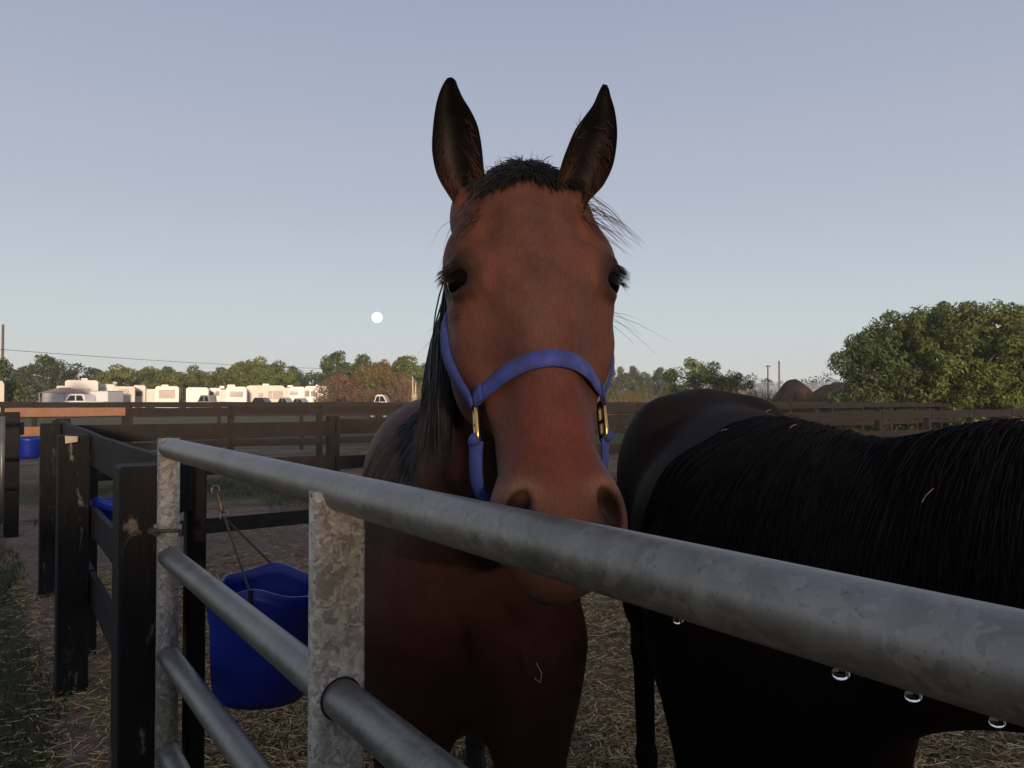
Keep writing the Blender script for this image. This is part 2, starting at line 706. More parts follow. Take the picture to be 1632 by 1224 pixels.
def fence(label, origin, direction, ts, tops, widths, hpost, wpost, off, material, brown=(), hslope=0.0, group=None, split_last=None):
    origin = np.array([*origin, 0.0])
    direction = nrm(np.array([*direction, 0.0]))
    side = nrm(np.cross(ZUP, direction))
    ax = np.array([direction, side, ZUP])
    f = empty('paddock_fence', origin)
    tag(f, label, 'fence', group)
    pts = [origin + direction * t for t in ts]
    for i, p in enumerate(pts):
        post(p, wpost, wpost, hpost + hslope * ts[i] + random.uniform(-.015, .02), material, f, ax)
    for i in range(len(pts) - 1):
        for j, (t, w) in enumerate(zip(tops, widths)):
            dz0 = random.uniform(-.012, .012)
            dz1 = random.uniform(-.012, .012)
            a = pts[i] + side * off + direction * .008 + ZUP * (t - w / 2 + dz0 + hslope * ts[i])
            b = pts[i + 1] + side * off - direction * .008 + ZUP * (t - w / 2 + dz1 + hslope * ts[i + 1])
            bm = M['newwood'] if (i, j) in brown else material
            o = board('board', a, b, w, .026, bm, f)
            if (i, j) in brown:
                o['label'] = 'bare unpainted pine board'
    return f


# fence in line with the gate (posts stand on the camera's side of the boards)
L0 = empty('paddock_fence', (-1.03, 2.19, 0))
tag(L0, 'black board fence with square posts running on from the galvanised gate', 'fence')
P0, P1, P2, P3 = np.array([-1.103, 2.30, 0]), np.array([-2.385, 4.19, 0]), np.array([-3.71, 6.19, 0]), np.array([-4.10, 6.80, 0])
post(P0, .14, .14, 1.355, M['blackpost'], L0)
post(P1, .15, .15, 1.355, M['blackpost'], L0)
post(P2, .14, .14, 1.355, M['blackpost'], L0)
inn = V * .092
for (pa, pb) in ((P0 + V * .0, P1), (P1, P2), (P2, P3)):
    for t, w in ((1.365, .17), (.97, .15), (.61, .17)):
        board('board', pa + inn + ZUP * (t - w / 2), pb + inn + ZUP * (t - w / 2 + random.uniform(-.01, .01)), w, .028, M['blackwood'], L0)
m = MB()
m.bbox((*(P3 - V * .0 + V * .055)[:2], .83), (.05, .04, 1.06), .004, FR)
m.build('batten', M['blackwood'], L0)
pm = P1 + U * .62 + V * .15
post(pm, .09, .075, 1.15, M['blackwood'], L0, name='stub_post')
# narrow post and short board that close the corner beside the gate
pr = P(311, 800, 2.52)
post((pr[0], pr[1], 0), .06, .06, 1.345, M['blackwood'], L0, name='narrow_post')
board('board', P0 + V * .09 + U * .02 + ZUP * 1.27, np.array([pr[0], pr[1], 0]) - V * .02 - U * .036 + ZUP * 1.27, .15, .028, M['blackwood'], L0)
# chips of bare wood knocked off the tops
m = MB()
m.box((P1[0] + .035, P1[1] - .08, 1.335), (.05, .012, .035), jit=.008)
m.build('chipped_wood', M['palewood'], L0)

fence('weathered black board fence closing the back of the near paddock', (-4.19, 7.18), (.8216, .570),
      [0, 2.64, 4.4, 6.2, 8.0, 9.9, 11.74, 13.83, 15.7, 17.55, 19.4, 21.3, 23.2],
      (1.315, .92, .34), (.165, .15, .15), 1.35, .12, -.075, M['blackwood_far'])
fence('second black board fence with one stretch of bare orange pine boards', (-9.16, 13.88), (.8216, .570),
      [0, 1.97, 3.97, 5.9, 7.9, 9.9, 11.8, 13.8, 15.7, 17.7, 19.7, 21.6, 23.0, 25.5, 27.5, 29.5, 31.5, 33.5, 35.5, 37.5, 39.5],
      (1.385, 1.05, .70), (.16, .17, .15), 1.40, .11, -.07, M['blackwood_far'], brown={(0, 0), (0, 1)})
fence('farthest black board fence in front of the parked caravans', (-15.5, 20.5), (.93, .367),
      [i * 2.4 for i in range(26)],
      (1.475, 1.20, .80), (.16, .16, .15), 1.47, .11, -.07, M['blackwood_far'], hslope=-.0018)

# unseen building added behind the camera to shade the paddock, not the far field
def shade_block():
    root = empty('shade_block', (2, -9, 0))
    tag(root, 'added unseen low building behind the camera that shades the paddock', 'shade_block')
    m = MB()
    m.box((2, -10.5, 1.1), (44, 3.0, 2.2))
    m.build('wall', M['blackwood_far'], root)
    m = MB()
    m.prism([(-1.8, 2.2), (1.8, 2.2), (1.8, 2.25), (0, 2.52), (-1.8, 2.25)], (2, -10.5, 0), np.array([AX[1], AX[0], AX[2]]), 45)
    m.build('roof', M['rvgrey'], root)
    for i in range(9):
        m = MB()
        m.box((-18 + i * 5, -8.985, .95), (1.2, .05, 1.9))
        m.build('door', M['blackwood'], root)


shade_block()

# second line: post and pipe gate at the left edge of the view
L1 = empty('paddock_fence', (-5.85, 9.0, 0))
tag(L1, 'black fence post standing alone across the gap beside a narrow pipe gate', 'fence')
q = P(19, 700, 8.9)
post((q[0], q[1], 0), .15, .15, 1.40, M['blackwood'], L1)
board('board', np.array([q[0] - .1, q[1] + .35, 1.2]), np.array([q[0] + .05, q[1] + .05, 1.2]), .15, .03, M['blackwood'], L1)

g2 = empty('pipe_gate', P(4, 832, 8.0))
tag(g2, 'pale pipe gate at the far aisle beside the lone black post', 'gate')
a0 = P(4, 664, 8.0)
m = MB()
m.tube([(a0[0], 8.0, .26), (a0[0], 8.0, a0[2])], .024, 12)
m.build('upright', M['galv'], g2, True)
for z in (.30, .62, .95, a0[2] - .03):
    m = MB()
    m.tube([(a0[0], 8.0, z), (a0[0] - 1.6, 7.1, z)], .021, 12)
    m.build('rail', M['galv'], g2, True)

# ------------------------------------------------------------------ galvanised gate
GR = .0292
gate = empty('pipe_gate', (.548 - .694 * 1.2, 1.2, 0))
tag(gate, 'galvanised steel pipe gate with a flat brace, wet top rail before the horses', 'gate')
YL, YR = 2.2, -1.2
drops = (.140, .447, .725, .994, 1.26)
YB = 1.158
FG = np.array([nrm([-.694, 1, 0]), nrm([1, .694, 0]), ZUP])
for i, d in enumerate(drops):
    z = CAMH - d
    m = MB()
    y0 = YL if i else YL + .012
    n = 40
    m.tube([gate_pt(y0 + (YR - y0) * k / n, z) for k in range(n + 1)], GR, 28)
    r = m.build('rail', M['galv'], gate, True)
m = MB()
e = gate_pt(YL + .004, 0)
m.tube([e + ZUP * .05, e + ZUP * (CAMH - .140 + GR - .002)], GR + .0006, 28)
m.build('upright', M['spangle'], gate, True)
m = MB()                       # far upright on the other side of the view
e2 = gate_pt(YR, 0)
m.tube([e2 + ZUP * .05, e2 + ZUP * (CAMH - .140 + GR - .002)], GR + .0006, 28)
m.build('upright', M['spangle'], gate, True)
# flat brace: rounded rectangular section
def round_rect(hw, hh, r, n=5):
    pts = []
    for cx, cy, a0 in ((hw - r, hh - r, 0), (-hw + r, hh - r, pi / 2), (-hw + r, -hh + r, pi), (hw - r, -hh + r, 3 * pi / 2)):
        for k in range(n + 1):
            a = a0 + pi / 2 * k / n
            pts.append((cx + r * cos(a), cy + r * sin(a)))
    return pts


bc = gate_pt(YB + .014, 0)
sec = round_rect(.018, .0405, .009)
vs, fs = [], []
zs = [.08, CAMH - .140 + .002]
for z in zs:
    for (a, b_) in sec:
        vs.append(bc + FG[0] * a + FG[1] * b_ + ZUP * z)
ns = len(sec)
for k in range(ns):
    fs.append((k, (k + 1) % ns, ns + (k + 1) % ns, ns + k))
fs.append(tuple(range(ns - 1, -1, -1)))
fs.append(tuple(range(ns, 2 * ns)))
brace = mesh_obj('brace', vs, fs, M['spangle'], gate)
bm_ = brace.data
bm_.polygons.foreach_set('use_smooth', [len(p.vertices) == 4 for p in bm_.polygons])
# dark gaps where the rails pass through the brace
for d in drops[1:]:
    for s in (-1, 1):
        m = MB()
        c = bc + ZUP * (CAMH - d) + FG[0] * s * .0186
        ring_o = [c + (GR + .0035) * (cos(2 * pi * k / 24) * FG[1] + sin(2 * pi * k / 24) * ZUP) for k in range(24)]
        ring_i = [c + (GR - .002) * (cos(2 * pi * k / 24) * FG[1] + sin(2 * pi * k / 24) * ZUP) for k in range(24)]
        m.add(ring_o + ring_i, [(k, (k + 1) % 24, 24 + (k + 1) % 24, 24 + k) for k in range(24)])
        m.build('rail_hole', M['hole'], gate)
# weld bead
m = MB()
m.tube([bc - FG[1] * .037 + ZUP * (CAMH - .146), bc - FG[1] * .037 + ZUP * (CAMH - .137)], [.005, .003], 8)
m.build('weld_bead', M['galv'], gate, True)
# hinge clamp and bolt
hb = P(270, 845, 2.17)
m = MB()
for s in (-1, 1):
    m.tube([hb + np.array([s * .033, -.006, -.016]), hb + np.array([s * .034, -.01, .018])], .006, 8)
m.build('clamp_plate', M['galv'], gate, True)
m = MB()
m.tube([hb + np.array([-.065, .02, -.003]), hb + np.array([-.03, -.022, 0]), hb + np.array([.04, -.028, .004])], .0052, 8)
m.build('bolt', M['rust_iron'], gate, True)
m = MB()
m.tube([hb + np.array([-.05, 0, -.003]), hb + np.array([-.033, -.018, -.001])], .012, 6)
m.build('nut', M['rust_iron'], gate)

# ------------------------------------------------------------------ signed distance field sculpting
class Field:
    def __init__(self):
        self.pr = []

    def ell(self, c, r, R=None, k=.03, op='u'):
        self.pr.append(('e', np.asarray(c, float), np.asarray(r, float), np.eye(3) if R is None else np.asarray(R, float), k, op))

    def cone(self, a, b, ra, rb, lat=None, f=1.0, k=.03, op='u'):
        self.pr.append(('c', np.asarray(a, float), np.asarray(b, float), (ra, rb), (lat, f), k, op))

    @staticmethod
    def dist(p, X, Y, Z):
        if p[0] == 'e':
            _, c, r, R, k, op = p
            x, y, z = X - c[0], Y - c[1], Z - c[2]
            l = [R[i][0] * x + R[i][1] * y + R[i][2] * z for i in range(3)]
            k0 = np.sqrt(sum((l[i] / r[i]) ** 2 for i in range(3))) + 1e-6
            k1 = np.sqrt(sum((l[i] / r[i] ** 2) ** 2 for i in range(3))) + 1e-6
            return k0 * (k0 - 1) / k1
        _, a, b, (ra, rb), (lat, f), k, op = p
        ba = b - a
        x, y, z = X - a[0], Y - a[1], Z - a[2]
        t = np.clip((x * ba[0] + y * ba[1] + z * ba[2]) / ba.dot(ba), 0, 1)
        x, y, z = x - t * ba[0], y - t * ba[1], z - t * ba[2]
        if lat is not None:
            q = (x * lat[0] + y * lat[1] + z * lat[2]) * (f - 1)
            x, y, z = x + q * lat[0], y + q * lat[1], z + q * lat[2]
        return (np.sqrt(x * x + y * y + z * z) - (ra + (rb - ra) * t)) / max(f, 1.0)

    @staticmethod
    def comb(d, e, k, op):
        if op == 'u':
            h = np.maximum(k - np.abs(d - e), 0) / k
            return np.minimum(d, e) - h * h * k * .25
        e = -e
        h = np.maximum(k - np.abs(d - e), 0) / k
        return np.maximum(d, e) + h * h * k * .25

    def __call__(self, pts):
        pts = np.asarray(pts, float)
        X, Y, Z = pts[..., 0], pts[..., 1], pts[..., 2]
        d = np.full(X.shape, 10.0)
        for p in self.pr:
            d = self.comb(d, self.dist(p, X, Y, Z), p[-2], p[-1])
        return d

    def grad(self, pts, e=.002):
        g = np.stack([self(pts + np.array(v) * e) - self(pts - np.array(v) * e) for v in np.eye(3)], -1)
        return g / (np.linalg.norm(g, axis=-1, keepdims=True) + 1e-9)

    def ray(self, o, d, tmax=.4, n=40):
        """march from outside point o along d until the surface"""
        o, d = np.asarray(o, float), nrm(d)
        t = 0.0
        for _ in range(120):
            s = float(self((o + d * t)[None])[0])
            if s < 2e-4:
                break
            t += max(s * .7, 2e-4)
            if t > tmax:
                break
        return o + d * t

    def mesh(self, xs, ys, zs):
        D = np.full((len(xs), len(ys), len(zs)), 1.0, np.float32)
        for p in self.pr:
            k = p[-2]
            if p[0] == 'e':
                m_ = max(p[2]) + .05 + k
                lo, hi = p[1] - m_, p[1] + m_
            else:
                rr = max(p[3]) * max(1.0, 1 / p[4][1]) + .05 + k
                lo, hi = np.minimum(p[1], p[2]) - rr, np.maximum(p[1], p[2]) + rr
            s = [slice(max(0, np.searchsorted(a, l) - 1), np.searchsorted(a, h) + 1) for a, l, h in zip((xs, ys, zs), lo, hi)]
            if any(q.stop <= q.start for q in s):
                continue
            X, Y, Z = (xs[s[0]][:, None, None].astype(np.float32), ys[s[1]][None, :, None].astype(np.float32), zs[s[2]][None, None, :].astype(np.float32))
            e = self.dist(p, X, Y, Z)
            D[s[0], s[1], s[2]] = self.comb(D[s[0], s[1], s[2]], e, p[-2], p[-1])
        return surface_nets(D, xs, ys, zs)


def surface_nets(D, xs, ys, zs):
    ins = D < 0
    nx, ny, nz = D.shape
    c = np.zeros((nx - 1, ny - 1, nz - 1), np.uint8)
    for i in (0, 1):
        for j in (0, 1):
            for k in (0, 1):
                c += ins[i:nx - 1 + i, j:ny - 1 + j, k:nz - 1 + k]
    act = (c > 0) & (c < 8)
    I, J, K = np.nonzero(act)
    idx = np.full(act.shape, -1, np.int32)
    idx[I, J, K] = np.arange(len(I))
    cv = np.stack([D[I + a, J + b, K + d] for a in (0, 1) for b in (0, 1) for d in (0, 1)], 1)
    cp = np.stack([np.stack([xs[I + a], ys[J + b], zs[K + d]], -1) for a in (0, 1) for b in (0, 1) for d in (0, 1)], 1)
    ed = [(0, 1), (2, 3), (4, 5), (6, 7), (0, 2), (1, 3), (4, 6), (5, 7), (0, 4), (1, 5), (2, 6), (3, 7)]
    S = np.zeros((len(I), 3))
    n = np.zeros(len(I))
    for a, b in ed:
        va, vb = cv[:, a], cv[:, b]
        x = (va < 0) != (vb < 0)
        t = np.where(x, va / np.where(x, va - vb, 1), 0)
        S += x[:, None] * (cp[:, a] + t[:, None] * (cp[:, b] - cp[:, a]))
        n += x
    verts = S / n[:, None]
    faces = []
    def quads(mask, f, sg):
        a, b, cc, d = f
        q = np.stack([a, b, cc, d], 1)
        q = np.where(sg[:, None], q, q[:, ::-1])
        faces.append(q[(q >= 0).all(1)])
    # x edges
    s0, s1 = ins[:-1], ins[1:]
    i, j, k = np.nonzero((s0 != s1)[:, 1:-1, 1:-1]); j += 1; k += 1
    quads(None, (idx[i, j - 1, k - 1], idx[i, j, k - 1], idx[i, j, k], idx[i, j - 1, k]), s0[i, j, k])
    s0, s1 = ins[:, :-1], ins[:, 1:]
    i, j, k = np.nonzero((s0 != s1)[1:-1, :, 1:-1]); i += 1; k += 1
    quads(None, (idx[i - 1, j, k - 1], idx[i - 1, j, k], idx[i, j, k], idx[i, j, k - 1]), s0[i, j, k])
    s0, s1 = ins[:, :, :-1], ins[:, :, 1:]
    i, j, k = np.nonzero((s0 != s1)[1:-1, 1:-1, :]); i += 1; j += 1
    quads(None, (idx[i - 1, j - 1, k], idx[i, j - 1, k], idx[i, j, k], idx[i - 1, j, k]), s0[i, j, k])
    return verts, np.concatenate(faces, 0)


def relax(v, f, it=2, lam=.5):
    e = np.concatenate([f[:, [0, 1]], f[:, [1, 2]], f[:, [2, 3]], f[:, [3, 0]]])
    e = np.concatenate([e, e[:, ::-1]])
    deg = np.bincount(e[:, 0], minlength=len(v))[:, None] + 1e-9
    for i in range(it):
        for l in (lam, -lam * 1.02):
            s = np.stack([np.bincount(e[:, 0], weights=v[e[:, 1], q], minlength=len(v)) for q in range(3)], 1)
            v = v + l * (s / deg - v)
    return v


def strand_mesh(name, paths, r0, r1, material, parent=None, sides=3):
    """paths: (n, m, 3) array of hair polylines -> thin tapered three-sided strands in one mesh"""
    n, m, _ = paths.shape
    T = np.gradient(paths, axis=1)
    T /= np.linalg.norm(T, axis=2, keepdims=True) + 1e-9
    ref = np.random.default_rng(1).normal(size=(n, 1, 3))
    A = np.cross(T, ref)
    A /= np.linalg.norm(A, axis=2, keepdims=True) + 1e-9
    B = np.cross(T, A)
    r0 = np.broadcast_to(np.asarray(r0, float), (n,))
    rad = r0[:, None] * (1 - np.linspace(0, 1, m)[None, :] ** 1.5) + r1
    rings = []
    for k in range(sides):
        a = 2 * pi * k / sides
        rings.append(paths + rad[..., None] * (cos(a) * A + sin(a) * B))
    v = np.stack(rings, 2).reshape(-1, 3)
    base = (np.arange(n)[:, None] * m + np.arange(m - 1)[None, :]).reshape(-1) * sides
    fs = []
    for k in range(sides):
        l = (k + 1) % sides
        fs.append(np.stack([base + k, base + l, base + sides + l, base + sides + k], 1))
    return mesh_obj(name, v, np.concatenate(fs), material, parent, True)


def axis_grid(segs):
    """segs: list of (start, end, step) in order"""
    out = []
    for a, b, s in segs:
        out.append(np.arange(a, b - s * .5, s))
    out.append([segs[-1][1]])
    return np.concatenate(out)


# ------------------------------------------------------------------ bay horse
HO = P(866, 430, 1.0)                     # forehead between the eyes
def rotz(v, a):
    return np.array([v[0] * cos(a) - v[1] * sin(a), v[0] * sin(a) + v[1] * cos(a), v[2]])
YAW, HP, ROLL = radians(10), radians(17), radians(1.0)
KV, KS = 1.06, .84                           # this horse's head: broad and short below the eyes
Ha = rotz(np.array([0, -sin(HP), -cos(HP)]), YAW)      # down the face
Hn = rotz(np.array([0, -cos(HP), sin(HP)]), YAW)       # out of the face
Hr = np.cross(Hn, Ha)
if Hr[0] < 0:
    Hr = -Hr
Ha, Hr = Ha * cos(ROLL) + Hr * sin(ROLL), Hr * cos(ROLL) - Ha * sin(ROLL)
HR = np.array([Hr, Ha, Hn])


def H(v, s, w):
    return HO + Hr * v * KV + Ha * (s * KS if s > 0 else s) + Hn * w


def tilt(ax_i, ax_j, ang):
    """head axes rotated by ang in the plane of axes i, j"""
    R = HR.copy()
    R[ax_i] = HR[ax_i] * cos(ang) + HR[ax_j] * sin(ang)
    R[ax_j] = HR[ax_j] * cos(ang) - HR[ax_i] * sin(ang)
    return R


def tilt_y(a):
    return np.array([[cos(a), 0, sin(a)], [0, 1, 0], [-sin(a), 0, cos(a)]])


def build_bay_field():
    f = Field()
    # --- trunk and legs (world space)
    f.ell((-.30, 3.05, 1.22), (.285, .40, .34), k=.08)
    f.ell((-.18, 2.38, 1.14), (.295, .62, .33), k=.1)
    f.ell((-.10, 1.80, 1.16), (.215, .36, .33), k=.12)
    f.ell((-.12, 2.05, 1.36), (.10, .34, .15), k=.12)          # withers
    for s in (-1, 1):
        f.ell((-.085 + s * .095, 1.635, 1.08), (.100, .135, .22), tilt_y(s * .12), k=.045)          # breast muscles
        f.ell((-.11 + s * .145, 1.84, 1.17), (.10, .22, .30), k=.08)             # shoulders
        kx = -.09 + s * .125
        f.cone((kx + s * .010, 1.665, 1.02), (kx, 1.70, .52), .104, .055, k=.10)
        f.ell((kx, 1.71, .50), (.05, .055, .06), k=.03)
        f.cone((kx, 1.715, .48), (kx, 1.72, .16), .036, .033, k=.02)
        f.ell((kx, 1.71, .15), (.042, .048, .045), k=.02)
        f.cone((kx, 1.70, .14), (kx, 1.65, .05), .036, .048, k=.02)
        f.cone((kx, 1.645, .06), (kx, 1.63, .0), .05, .062, k=.01)
        hx = -.30 + s * .15
        f.cone((hx, 2.98, 1.02), (hx, 2.86, .80), .17, .11, k=.08)
        f.cone((hx, 2.86, .80), (hx, 3.22, .56), .10, .055, k=.05)
        f.ell((hx, 3.23, .54), (.045, .065, .075), k=.03)
        f.cone((hx, 3.24, .52), (hx, 3.20, .17), .042, .036, k=.02)
        f.ell((hx, 3.19, .16), (.043, .05, .045), k=.02)
        f.cone((hx, 3.18, .14), (hx, 3.13, .05), .036, .048, k=.02)
        f.cone((hx, 3.125, .06), (hx, 3.11, .0), .05, .062, k=.01)
    f.ell((-.085, 1.485, 1.00), (.016, .045, .16), k=.10, op='s')             # groove between the breast muscles
    f.ell((-.03, 1.475, 1.20), (.018, .05, .10), tilt_y(.35), k=.09, op='s')
    # --- neck: crest line and gullet line, flattened sideways
    lat = np.array([1.0, 0, 0])
    pollb = H(0, -.115, -.135)
    thr = H(0, .03, -.23)
    f.cone((-.10, 1.98, 1.33), (-.045, 1.50, 1.60), .20, .125, lat, 1.45, k=.09)
    f.cone((-.045, 1.50, 1.60), pollb, .125, .088, lat, 1.28, k=.07)
    f.cone((-.09, 1.75, 1.16), (-.045, 1.42, 1.42), .225, .14, lat, 1.22, k=.09)
    f.cone((-.045, 1.42, 1.42), thr, .14, .092, lat, 1.30, k=.07)
    # --- head
    f.ell(H(0, -.070, -.088), (.088, .130, .082), HR, k=.03)         # cranium
    f.ell(H(0, -.010, -.068), (.098, .105, .068), HR, k=.04)         # forehead
    f.ell(H(0, .055, -.072), (.080, .095, .066), HR, k=.05)           # upper nose
    f.cone(H(0, .07, -.060), H(0, .345, -.050), .058, .052, HR[0], 1.0, k=.045)
    f.cone(H(0, .10, -.10), H(0, .31, -.075), .062, .056, HR[0], 1.0, k=.045)
    for s in (-1, 1):
        f.ell(H(s * .085, -.040, -.068), (.027, .050, .038), tilt(0, 2, s * .35), k=.05)   # brow
        f.ell(H(s * .074, .062, -.112), (.029, .066, .050), HR, k=.045)                        # below the eye
        f.ell(H(s * .066, .082, -.165), (.040, .092, .085), HR, k=.035)                       # cheek
        f.cone(H(s * .080, .09, -.085), H(s * .052, .20, -.072), .012, .008, k=.035)        # facial crest
        f.ell(H(s * .042, .358, -.030), (.030, .05, .036), tilt(0, 1, -s * .25), k=.035)     # nostril wing
        f.ell(H(s * .056, .388, -.045), (.021, .042, .034), tilt(0, 1, -s * .2), k=.03)
    f.cone(H(0, .12, -.19), H(0, .36, -.105), .050, .034, k=.05)      # lower jaw
    f.ell(H(0, .385, -.060), (.062, .06, .052), HR, k=.04)            # muzzle
    f.ell(H(0, .455, -.058), (.050, .034, .036), HR, k=.03)           # upper lip
    f.ell(H(0, .462, -.105), (.036, .032, .028), HR, k=.02)           # lower lip and chin
    f.ell(P(744, 345, HO[1] + .135), (.024, .034, .042), k=.04)      # ear roots
    f.ell(P(909, 347, HO[1] + .110), (.023, .034, .042), k=.04)
    # carved forms
    for s in (-1, 1):
        f.ell(H(s * .074, -.085, -.018), (.018, .026, .022), HR, k=.04, op='s')               # hollow over the eye
        f.ell(H(s * .078, .150, -.012), (.018, .07, .018), HR, k=.05, op='s')                # side of the nose
        f.ell(H(s * .054, .372, -.002), (.0135, .027, .036), tilt(0, 1, -s * .45), k=.010, op='s')   # nostril
        # eye socket, lids
        E = H(s * .090, -.007, -.058)
        f.ell(H(s * .131, .002, -.058), (.024, .022, .034), HR, k=.016, op='s')
        f.ell(E, (.0265, .0245, .0265), HR, k=.008, op='s')
        up = [H(s * .0785, -.006, -.0325), H(s * .0865, -.024, -.0305), H(s * .0990, -.029, -.036), H(s * .1080, -.022, -.049), H(s * .1095, -.010, -.066)]
        for a, b in zip(up[:-1], up[1:]):
            f.cone(a, b, .0064, .0064, k=.010)
        lo = [H(s * .0785, -.005, -.0335), H(s * .0845, .012, -.0345), H(s * .0945, .0175, -.043), H(s * .1010, .012, -.056), H(s * .100, .0, -.072)]
        for a, b in zip(lo[:-1], lo[1:]):
            f.cone(a, b, .0048, .0048, k=.010)
    f.ell(H(0, .500, -.083), (.05, .05, .0035), HR, k=.008, op='s')   # mouth line
    return f


bay_f = build_bay_field()


def bay_colour(v):
    rel = v - HO
    lv, ls, lw = rel @ Hr / KV, rel @ Ha, rel @ Hn
    ls = np.where(ls > 0, ls / KS, ls)
    head = (lw > -.30) & (ls < .5) & (ls > -.25) & (np.abs(lv) < .16)
    base = np.array([.082, .032, .022])
    c = np.tile(base, (len(v), 1))
    chest = np.array([.034, .012, .008])  # darker than the head: the chest's shade put into the coat colour
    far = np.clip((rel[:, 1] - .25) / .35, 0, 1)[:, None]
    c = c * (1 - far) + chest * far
    rump = np.clip((v[:, 1] - 1.85) / .3, 0, 1)[:, None]
    c = c * (1 - rump) + np.array([.085, .034, .024]) * rump
    leg = np.clip((.72 - v[:, 2]) / .25, 0, 1)[:, None]
    c = c * (1 - leg) + np.array([.012, .009, .008]) * leg
    def blob(c, v0, s0, w0, r, colr, amt, sym=True):
        for sg in ((-1, 1) if sym else (1,)):
            d2 = ((lv - sg * v0) / r[0]) ** 2 + ((ls - s0) / r[1]) ** 2 + ((lw - w0) / r[2]) ** 2
            a = (np.exp(-d2) * amt * head)[:, None]
            c = c * (1 - a) + np.array(colr) * a
        return c
    c = blob(c, 0, -.02, -.01, (.026, .12, .05), (.058, .027, .021), .85, False)     # dusky line down the forehead
    c = blob(c, -.035, .10, -.01, (.026, .06, .05), (.066, .032, .023), .7, False)
    c = blob(c, .012, .11, -.005, (.018, .07, .05), (.085, .03, .022), .6, False)
    c = blob(c, 0, -.15, -.05, (.10, .045, .09), (.060, .024, .017), .7, False)
    c = blob(c, .015, .28, -.01, (.06, .10, .06), (.118, .030, .020), .85, False)        # redder nose
    c = blob(c, .047, .345, -.01, (.020, .018, .03), (.27, .15, .10), .8)              # pale rim above nostrils
    c = blob(c, .05, .39, -.015, (.021, .036, .040), (.012, .009, .008), 1.0)             # dark nostrils
    for sg in (-1, 1):
        d2 = ((lv - sg * .054) / .017) ** 2 + ((ls - .372) / .030) ** 2 + ((lw + .018) / .036) ** 2
        a = (np.exp(-d2 ** 2) * head)[:, None]
        c = c * (1 - a) + np.array([.007, .006, .006]) * a  # nostril hollows painted near-black, their inner shade put into the colour
    c = blob(c, .068, .39, -.06, (.014, .05, .05), (.09, .055, .042), .5)
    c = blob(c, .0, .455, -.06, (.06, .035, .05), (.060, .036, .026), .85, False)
    c = blob(c, .0, .485, -.10, (.09, .055, .055), (.018, .015, .011), 1.0, False)  # chin and lower lip darkened: weaker light there painted into the coat
    for sg in (-1, 1):
        d2 = ((lv - sg * .094) / .031) ** 2 + ((ls + .008) / .040) ** 2 + ((lw + .044) / .043) ** 2
        a = (np.exp(-d2 ** 3) * head)[:, None]
        c = c * (1 - a) + np.array([.006, .005, .005]) * a          # black eye rims
    c = blob(c, .06, -.03, -.03, (.03, .05, .04), (.105, .036, .020), .5)
    c = blob(c, .06, .06, -.03, (.03, .05, .05), (.105, .045, .030), .45)
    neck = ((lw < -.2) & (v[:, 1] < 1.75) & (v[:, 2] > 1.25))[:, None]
    c = np.where(neck, c * .5, c)  # neck colour halved to paint in the shade beside the head
    return c


def nrm_rows(a):
    return a / (np.linalg.norm(a, axis=1, keepdims=True) + 1e-9)


